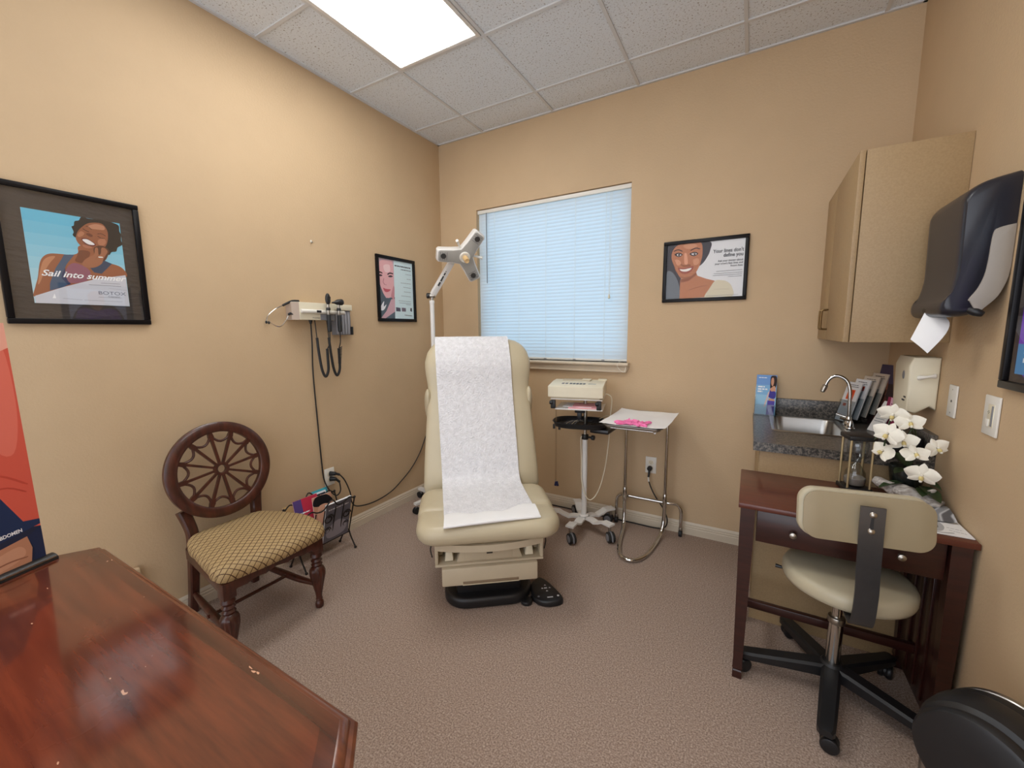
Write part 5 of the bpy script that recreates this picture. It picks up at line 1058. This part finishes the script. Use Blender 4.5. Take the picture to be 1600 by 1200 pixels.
def wplate(name, label, y, z, w, h):
    T = thing(name, label, 'wall plate', (W, y, z)); I = WM[T.name].inverted() @ XR(y, z)
    b = MB(); b.box((0, 0, .003), (w, h, .006), white_pl, bev=.0022, M=I); b.build('cover_plate', T); return T, I
T, I = wplate('blank_wall_plate', 'narrow white wall plate with one center hole on the right wall', -.865, 1.137, .066, .116)
b = MB(); b.cyl((0, 0, .006), (0, 0, .0068), .0045, black_pl, seg=12, M=I); b.cyl((0, .042, .006), (0, .042, .0068), .003, nickel, seg=10, M=I); b.cyl((0, -.042, .006), (0, -.042, .0068), .003, nickel, seg=10, M=I); b.build('screw', T)
T, I = wplate('dimmer_switch', 'white slide dimmer switch, nearest plate to the photo edge on the right wall', -1.147, 1.135, .086, .121)
b = MB(); b.box((.004, 0, .0065), (.036, .07, .002), ivory_pl, bev=.0008, M=I); b.box((.017, .0, .0085), (.006, .062, .003), grey_pl, bev=.001, M=I); b.box((-.006, -.022, .0085), (.016, .022, .004), white_pl, bev=.001, M=I)
for p in ((-.006, .014), (-.010, .010), (-.002, .010), (-.006, .006)): b.cyl((*p, .0075), (*p, .0082), .0012, black_pl, seg=8, M=I)
b.build('slider', T)
# ---------------------------------------------------------------- small writing desk
WD = thing('writing_desk', 'small dark cherry writing desk against the right wall under the wall plates', 'desk', (2.727, -.97, 0))
b = MB(); b.b2((2.400, -1.196, .722), (W-.002, -.752, .742), wood_top, bev=.003); b.build('desktop', WD, world=True)
b = MB(); b.b2((2.44, -.795, .60), (3.02, -.775, .722), wood_dk); b.b2((2.432, -1.15, .60), (2.45, -.80, .722), wood_dk); b.b2((3.004, -1.15, .60), (3.022, -.80, .722), wood_dk); b.b2((2.45, -1.165, .712), (3.0, -1.15, .722), wood_dk); b.build('apron', WD, world=True)
b = MB(); b.b2((2.464, -1.178, .594), (2.985, -1.158, .716), wood_dk, bev=.002); b.b2((2.475, -1.158, .60), (2.975, -.80, .61), wood_dk); dw = b.build('drawer', WD, world=True)
for x in (2.579, 2.876):
    b = MB(); b.lathe([(.006, 0), (.005, .008), (.010, .014), (.0125, .018), (.011, .023), (.004, .026)], nickel, Matrix.Translation((x, -1.178, .652)) @ frame_to((0, -1, 0)), 18); b.build('knob', dw, world=True)
for x in (2.432, 3.014):
    for y in (-1.168, -.785):
        b = MB(); R = []
        for hw, z in ((.0165, 0), (.0165, .03), (.0135, .034), (.0135, .04), (.018, .044), (.0165, .06), (.024, .60), (.024, .722)): R.append([Vector((x+a*hw, y+c*hw, z)) for a, c in ((-1, -1), (1, -1), (1, 1), (-1, 1))])
        b.loft(R, wood_dk); b.build('leg', WD, world=True, smooth=20)
b = MB(); b.b2((2.443, -.987, .196), (3.003, -.963, .230), wood_dk, bev=.002)
for x in (2.432, 3.014): b.b2((x-.011, -1.15, .196), (x+.011, -.80, .230), wood_dk, bev=.002)
b.build('stretcher', WD, world=True)
b = MB(); b.b2((3.003, -1.145, .05), (3.02, -.81, .60), wood_dk, bev=.002)
for y in (-1.06, -.98, -.90): b.b2((2.996, y-.016, .08), (3.004, y+.016, .58), wood_dk, bev=.002)
b.build('end_panel', WD, world=True)
# things on the desk
HG = thing('hourglass', 'hourglass with black end plates and brass posts on the desk', 'hourglass', (2.806, -.825, .743))
b = MB(); b.box((2.806, -.825, .752), (.092, .092, .018), black_pl, rot=(0, 0, 12), bev=.003); b.build('bottom_plate', HG, world=True)
b = MB(); b.box((2.806, -.825, .966), (.092, .092, .018), black_pl, rot=(0, 0, 12), bev=.003); b.build('top_plate', HG, world=True)
for sx, sy in ((1, 1), (1, -1), (-1, 1), (-1, -1)):
    v = Matrix.Rotation(math.radians(12), 3, 'Z') @ Vector((sx*.037, sy*.037, 0)); p = Vector((2.806, -.825, 0))+v
    b = MB(); b.cyl((p.x, p.y, .758), (p.x, p.y, .960), .0042, mat('pale_brass', (206, 188, 146), .35, .8), seg=12); b.build('post', HG, world=True)
b = MB(); pr = [(.020, .762), (.034, .768), (.037, .79), (.033, .82), (.018, .845), (.0055, .858), (.0045, .861), (.0055, .864), (.018, .877), (.033, .90), (.037, .93), (.034, .952), (.020, .957)]
b.lathe(pr, clear_m, Matrix.Translation((2.806, -.825, 0)), 28); b.build('glass_bulb', HG, world=True, smooth=70)
b = MB(); b.lathe([(.032, .769), (.0345, .776), (.035, .795), (.026, .802), (.002, .806)], sand_m, Matrix.Translation((2.806, -.825, 0)), 24); b.build('sand', HG, world=True)
OR = thing('orchid_arrangement', 'artificial white orchids over grey driftwood in a dark pot on the desk', 'flower arrangement', (2.955, -.85, .743))
b = MB(); b.lathe([(.036, .7435), (.040, .75), (.050, .82), (.055, .862), (.052, .868), (.045, .862)], mat('black_green_glaze', (22, 28, 26), .25), Matrix.Translation((2.962, -.822, 0)), 24); b.build('pot', OR, world=True)
P_ = cr([(2.862, -.842, .803), (2.893, -.862, .792), (2.925, -.880, .783), (2.955, -.905, .779), (2.99, -.93, .774), (3.03, -.955, .767)], 7); rr_ = [.014, .024, .027, .033, .036, .030, .030, .022]; R = []
for i, p in enumerate(P_):
    x = i/(len(P_)-1)*(len(rr_)-1); k = min(int(x), len(rr_)-2); q = rr_[k]+(rr_[k+1]-rr_[k])*(x-k); d = (P_[min(i+1, len(P_)-1)]-P_[max(i-1, 0)]).normalized(); u = Vector((0, 0, 1)); u = (u-d*u.dot(d)).normalized(); v = d.cross(u)
    R.append([p+(u*math.cos(a)*.85+v*math.sin(a))*q*(1+.28*noise.noise(Vector((i*.22, math.cos(a)*1.4, math.sin(a)*1.4)))) for a in [2*PI*j/22 for j in range(22)]])
b = MB(); b.loft(R, drift_m); b.tube([(2.99, -.925, .79), (3.0, -.94, .81), (3.012, -.945, .822)], [.012, .009, .004], drift_m, sm=3); b.build('driftwood', OR, world=True, smooth=60)
def leaf(b, base, d, ln, w, m, droop=.3):
    d = Vector(d).normalized(); s_ = d.cross(Vector((0, 0, 1))).normalized(); R = []
    for i in range(9):
        t = i/8; c = Vector(base)+d*ln*t + Vector((0, 0, -droop*ln*t*t)); q = w*math.sin(PI*min(1, .08+t*.92))**.8
        R.append([c+s_*q*f+Vector((0, 0, .25*q*abs(f))) for f in (-1, -.5, 0, .5, 1)])
    b.grid(R, m)
b = MB()
for base, d, ln, w in (((2.96, -.86, .86), (-.6, -.7, .3), .10, .020), ((2.97, -.86, .84), (.6, -.8, .1), .10, .022), ((2.95, -.86, .81), (-.9, -.5, .1), .10, .018), ((2.985, -.90, .815), (.3, -1, .05), .10, .024), ((2.99, -.91, .81), (-.3, -1, .15), .07, .02), ((2.90, -.86, 1.02), (-.8, -.3, -.4), .07, .014), ((2.955, -.83, .87), (-.3, .5, .6), .09, .02)): leaf(b, base, d, ln, w, leaf_m)
b.build('leaves', OR, world=True, smooth=60)
FL = [((2.890, -.88, 1.077), -10, 15, 1.0), ((2.933, -.90, 1.052), 12, -25, .95), ((2.866, -.95, 1.012), -22, -10, 1.05), ((2.914, -.93, .985), 8, -20, .95), ((2.939, -.97, .950), 15, -40, .9), ((3.010, -.91, .968), 35, -10, .85), ((2.956, -1.0, .886), -5, 5, 1.0), ((2.866, -.915, .935), -35, -30, .95)]
b = MB(); b.tube([(2.96, -.825, .86), (2.965, -.83, .97), (2.945, -.845, 1.07), (2.91, -.865, 1.09), (2.88, -.89, 1.05), (2.87, -.905, .98), (2.868, -.90, .94)], .0028, leaf_m, sm=8, seg=7)
b.tube([(2.962, -.825, .86), (2.975, -.84, .95), (2.95, -.89, 1.03), (2.93, -.905, 1.0), (2.925, -.92, .97), (2.94, -.94, .955)], .0025, leaf_m, sm=8, seg=7)
b.tube([(2.965, -.825, .86), (2.985, -.85, .94), (3.005, -.885, .965)], .0025, leaf_m, sm=8, seg=7); b.tube([(2.965, -.83, .86), (2.965, -.92, .90), (2.958, -.975, .89)], .0025, leaf_m, sm=8, seg=7); b.build('stems', OR, world=True)
b = MB()
def petal(b, ang, ln, w, cup, m):
    a = math.radians(ang); u = Vector((math.cos(a), math.sin(a), 0)); v = Vector((-u.y, u.x, 0)); R = []
    for i in range(8):
        t = i/7; q = w*math.sin(PI*(.06+.94*t)**.75)**.75; c = u*(.004+ln*t)+Vector((0, 0, .006+cup*t*t))
        R.append([c+v*q*f+Vector((0, 0, -.30*q*abs(f)**1.6+.10*q*math.sin(t*9+f*4)*.4)) for f in (-1, -.66, -.33, 0, .33, .66, 1)])
    b.grid(R, m)
for a in (90, 215, 325): petal(b, a, .040, .014, -.006, petal_m)
for a in (12, 168): petal(b, a, .046, .026, .004, petal_m)
b.ell((0, -.010, .012), (.007, .010, .009), lip_m, u=12, v=8); b.ell((0, -.019, .014), (.005, .006, .007), petal_m, u=10, v=8); b.ell((0, .002, .012), (.004, .005, .007), petal_m, u=10, v=8)
f0 = None
for k, (p, yaw, pit, s_) in enumerate(FL):
    toC = (Vector((2.4044, -2.9337, 1.4015))-Vector(p)); 
    XF_ = Matrix.Translation(WM[OR.name].inverted() @ Vector(p)) @ Matrix.Rotation(math.atan2(toC.y, toC.x)+math.radians(90+yaw), 4, 'Z') @ Matrix.Rotation(math.radians(90+pit), 4, 'X') @ Matrix.Rotation(math.radians(yaw*.7), 4, 'Z')
    if f0 is None: f0 = b.build('flower', OR, smooth=70); fl = f0
    else: fl = f0.copy(); COL.objects.link(fl); fl.parent = OR
    fl.location = XF_.to_translation(); fl.rotation_euler = XF_.to_euler(); fl.scale = (s_, s_, s_)
b = MB(); b.prism(rrect(.115, .20, .03, 6), .085, dark_org, Matrix.Translation((2.972, -.645, .886)), bev=.02, seg=4); b.tube([(2.95, -.70, .965), (2.965, -.705, .99), (2.985, -.70, .965)], .003, nickel, sm=5, seg=8)
b.build('black_case', label='black rounded case on the counter behind the white orchids', cat='case')
b = MB(); b.box((2.995, -.985, .744), (.105, .36, .002), paper_m, rot=(0, 0, 0)); A_ = Matrix.Translation((2.9435, -1.164, .7451)); art(b, A_, .103, .356, [((176, 176, 178), 's', [(40, 120), (300, 60), (520, 200), (420, 380), (100, 420)]), ((110, 110, 112), 's', [(100, 180), (320, 140), (380, 260), (200, 300)]), ((236, 236, 238), 's', [(140, 210), (280, 190), (300, 240), (200, 260)]), ((150, 150, 152), 'd9', [(560, 120), (920, 80)]), ((150, 150, 152), 'd9', [(560, 180), (900, 150)]), ((140, 140, 144), 'l14', [(40, 60), (300, 30), (620, 60)])])
b.build('printed_sheet', label='glossy white printed sheet at the right end of the desk', cat='paper', smooth=0)
b = MB(); R = []
for i in range(9):
    t = i/8; R.append([Vector((2.94+.10*f, -1.06+.16*t, .7475+.022*math.sin(PI*t)*(.4+.6*f)+.004*f)) for f in (0, .25, .5, .75, 1)])
b.grid(R, ramp_mat('grey_swirl_print', 'ShaderNodeTexWave', [(.2, (92, 92, 96)), (.5, (196, 198, 202)), (.8, (140, 142, 146))], .35, (1, 1, 1), Scale=6., Distortion=9., Detail=2.))
b.build('magazine', label='curled grey swirl-printed magazine lying on the white sheet on the desk', cat='magazine', smooth=60)
b = MB(); b.ell((3.015, -.935, .752), (.018, .03, .009), black_pl); b.build('small_case', label='small black glossy case on the desk against the right wall', cat='case')
# ---------------------------------------------------------------- stool with backrest
ST = thing('rolling_stool', 'beige vinyl rolling stool with a backrest and black five-star base at the desk', 'stool', (2.748, -1.072, 0))
I0 = Vector((2.748, -1.072, 0))
b = MB(); R = []
for r_, z in ((.10, .446), (.178, .447), (.194, .453), (.199, .466), (.199, .488), (.192, .502), (.175, .510), (.10, .514), (.01, .515)): R.append([Vector((2.762+r_*math.cos(a), -1.075+r_*math.sin(a), z)) for a in [2*PI*k/48 for k in range(48)]])
b.loft(R, stool_v); b.build('seat', ST, world=True, smooth=50)
b = MB(); b.box((2.75, -1.08, .446), (.22, .22, .012), gunmetal, bev=.003); b.tube([(2.70, -1.05, .443), (2.58, -1.035, .440), (2.545, -1.03, .440)], [.005, .005, .008], black_pl, seg=8); b.build('seat_plate', ST, world=True)
BXr = Matrix.Translation((2.738, -1.352, .820)) @ Matrix.Rotation(math.radians(9), 4, 'Z') @ Matrix.Rotation(math.radians(-8), 4, 'X')
b = MB(); b.cushion(.335, .158, .042, stool_v, .014, .045, .004, BXr @ Matrix(((1, 0, 0, 0), (0, 0, -1, .024), (0, 1, 0, 0), (0, 0, 0, 1))) @ Matrix.Rotation(PI, 4, 'Y') @ Matrix.Translation((0, 0, -.018)), n=8)
b.prism(rrect(.326, .150, .042, 8), .004, mat('stool_back_board', (150, 136, 108), .5, var=.03), BXr @ Matrix(((1, 0, 0, 0), (0, 0, -1, -.018), (0, 1, 0, 0), (0, 0, 0, 1))), bev=.001)
b.build('backrest', ST, world=True, smooth=50)
b = MB(); path = [(2.747, -1.398, .876), (2.749, -1.392, .80), (2.757, -1.368, .66), (2.763, -1.352, .575), (2.764, -1.335, .478), (2.763, -1.30, .443), (2.76, -1.20, .438), (2.755, -1.08, .438)]
P_ = cr(path, 6); R = []
for i, p in enumerate(P_):
    d = (P_[min(i+1, len(P_)-1)]-P_[max(i-1, 0)]).normalized(); s_ = Vector((math.cos(math.radians(6)), math.sin(math.radians(6)), 0)); n_ = d.cross(s_).normalized(); w_ = .030
    R.append([p+s_*w_*a+n_*.003*c for a, c in ((-1, -1), (1, -1), (1, 1), (-1, 1))])
b.loft(R, gunmetal); br = b.build('back_bracket', ST, world=True)
b = MB()
for z, y in ((.853, -1.4005), (.800, -1.396)): b.lathe([(.009, 0), (.009, .002), (.006, .005), (.002, .006)], nickel, Matrix.Translation((2.748, y, z)) @ frame_to((0, -1, .15)), 14)
b.b2((2.7445, -1.3995, .80), (2.7515, -1.393, .85), black_pl); b.build('screw', br, world=True)
b = MB(); b.cyl(I0+Vector((0, 0, .10)), I0+Vector((0, 0, .30)), .0235, chrome, seg=24); b.cyl(I0+Vector((0, 0, .29)), I0+Vector((0, 0, .315)), .0275, nickel, seg=24, bev=.003); b.cyl(I0+Vector((0, 0, .31)), I0+Vector((0, 0, .44)), .0165, chrome, seg=20); b.build('gas_column', ST, world=True)
b = MB(); b.lathe([(.035, .075), (.040, .08), (.040, .118), (.032, .128)], black_pl, Matrix.Translation(I0), 24)
A5 = [188+72*k for k in range(5)]
for a in A5:
    a = math.radians(a); d = Vector((math.cos(a), math.sin(a), 0)); v = Vector((-d.y, d.x, 0)); R = []
    for q, hw, z0_, z1_ in ((.0, .032, .074, .122), (.06, .031, .074, .118), (.27, .027, .060, .090), (.30, .025, .060, .088), (.314, .017, .062, .084)): R.append([I0+d*q+v*s*hw+Vector((0, 0, z)) for s, z in ((-1, z0_), (1, z0_), (1, z1_-.008), (.7, z1_), (-.7, z1_), (-1, z1_-.008))])
    b.loft(R, black_pl)
b.build('star_base', ST, world=True, smooth=30)
for k, a in enumerate(A5):
    a = math.radians(a); d = Vector((math.cos(a), math.sin(a), 0)); c = I0+d*.29; f = Vector((math.cos(a+.6+k), math.sin(a+.6+k), 0)); sd = Vector((-f.y, f.x, 0)); w = c+f*.012
    b = MB(); b.cyl(c+Vector((0, 0, .045)), c+Vector((0, 0, .066)), .008, nickel, seg=10)
    for s in (-1, 1): b.cyl(w+sd*s*.004+Vector((0, 0, .0275)), w+sd*s*.022+Vector((0, 0, .0275)), .0275, black_pl, seg=20, bev=.006)
    b.cyl(w-sd*.004+Vector((0, 0, .03)), w+sd*.004+Vector((0, 0, .03)), .024, black_pl, seg=18); b.build('caster', ST, world=True)
# ---------------------------------------------------------------- trash can in the corner of the frame
TC = thing('trash_can', 'stainless steel trash can with a rounded black lid at the bottom right by the wall', 'trash can', (2.86, -1.73, 0))
ax = Vector((.62, .78, 0)).normalized(); c0 = Vector((2.945, -1.66, .410)); XT = Matrix.Translation(c0) @ frame_to(ax)
b = MB(); b.lathe([(.03, -.080), (.102, -.080), (.112, -.076), (.117, -.067), (.117, -.058), (.111, -.053), (.112, -.046), (.122, -.037), (.128, -.015), (.128, .022), (.124, .032), (.119, .034), (.121, .040), (.122, .058), (.117, .068), (.03, .070)], black_pl, XT, 64); b.build('lid', TC, world=True, smooth=30)
b = MB(); b.lathe([(.03, .070), (.114, .070), (.117, .074), (.117, .085), (.110, .092), (.03, .093)], steel, XT, 64); b.build('lid_side', TC, world=True, smooth=30)
sd_ = Vector((-ax.y, ax.x, 0)); R = []
for z, k in ((.02, .94), (.03, 1.), (.40, 1.0), (.44, .96)):
    R.append([Vector((c0.x, c0.y, z)) + ax*(.01+x*k) + sd_*(y*k) for x, y in rrect(.17, .22, .05, 6)])
b = MB(); b.loft(R, steel); b.build('body', TC, world=True, smooth=40)
b = MB(); b.loft([[Vector((c0.x, c0.y, z)) + ax*(.01+x) + sd_*y for x, y in rrect(.165, .215, .05, 6)] for z in (.0, .021)], black_pl); b.build('base_ring', TC, world=True)
# ---------------------------------------------------------------- light, sky and camera
wd = bpy.data.worlds.new('sky_and_rear_fill'); SC.world = wd; wd.use_nodes = True
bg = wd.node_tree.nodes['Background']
# bright blue sky on the window side (+y); an added fill light entering the open room end on the other
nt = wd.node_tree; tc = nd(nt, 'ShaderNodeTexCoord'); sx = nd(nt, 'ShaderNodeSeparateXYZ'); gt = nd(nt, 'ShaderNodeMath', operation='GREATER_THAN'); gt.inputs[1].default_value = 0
mxw = nd(nt, 'ShaderNodeMixRGB'); mxw.inputs['Color1'].default_value = REAR_FILL; mxw.inputs['Color2'].default_value = [c*SKY for c in SKYC[:3]]+[1]
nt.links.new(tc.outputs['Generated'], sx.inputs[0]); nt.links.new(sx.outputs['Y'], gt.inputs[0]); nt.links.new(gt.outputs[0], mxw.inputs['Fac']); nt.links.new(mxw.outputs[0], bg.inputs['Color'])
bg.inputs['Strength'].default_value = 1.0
SC.view_settings.view_transform = 'Standard'; SC.view_settings.look = 'None'; SC.view_settings.exposure = EXPO; SC.view_settings.gamma = 1.0
SC.view_settings.use_curve_mapping = False
cam = bpy.data.cameras.new('camera'); co = bpy.data.objects.new('camera', cam); COL.objects.link(co)
cam.sensor_fit = 'HORIZONTAL'; cam.sensor_width = 36; cam.lens = 642.509/1600*36; cam.clip_start = .02
pi_, ya_, ro_ = (math.radians(a) for a in (7.3355, -30.0502, -.4641))
F_ = Vector((math.sin(ya_)*math.cos(pi_), math.cos(ya_)*math.cos(pi_), -math.sin(pi_)))
r_ = F_.cross(Vector((0, 0, 1))).normalized(); u_ = r_.cross(F_)
rx = r_*math.cos(ro_)+u_*math.sin(ro_); uy = -r_*math.sin(ro_)+u_*math.cos(ro_)
co.matrix_world = Matrix.Translation((2.4044, -2.9337, 1.4015)) @ Matrix((rx, uy, -F_)).transposed().to_4x4()
SC.camera = co
SC.cycles.use_denoising = True
SC.cycles.max_bounces = 10; SC.cycles.diffuse_bounces = 5; SC.cycles.transparent_max_bounces = 16
SC.cycles.sample_clamp_indirect = 4.0
SC.cycles.caustics_reflective = False; SC.cycles.caustics_refractive = False
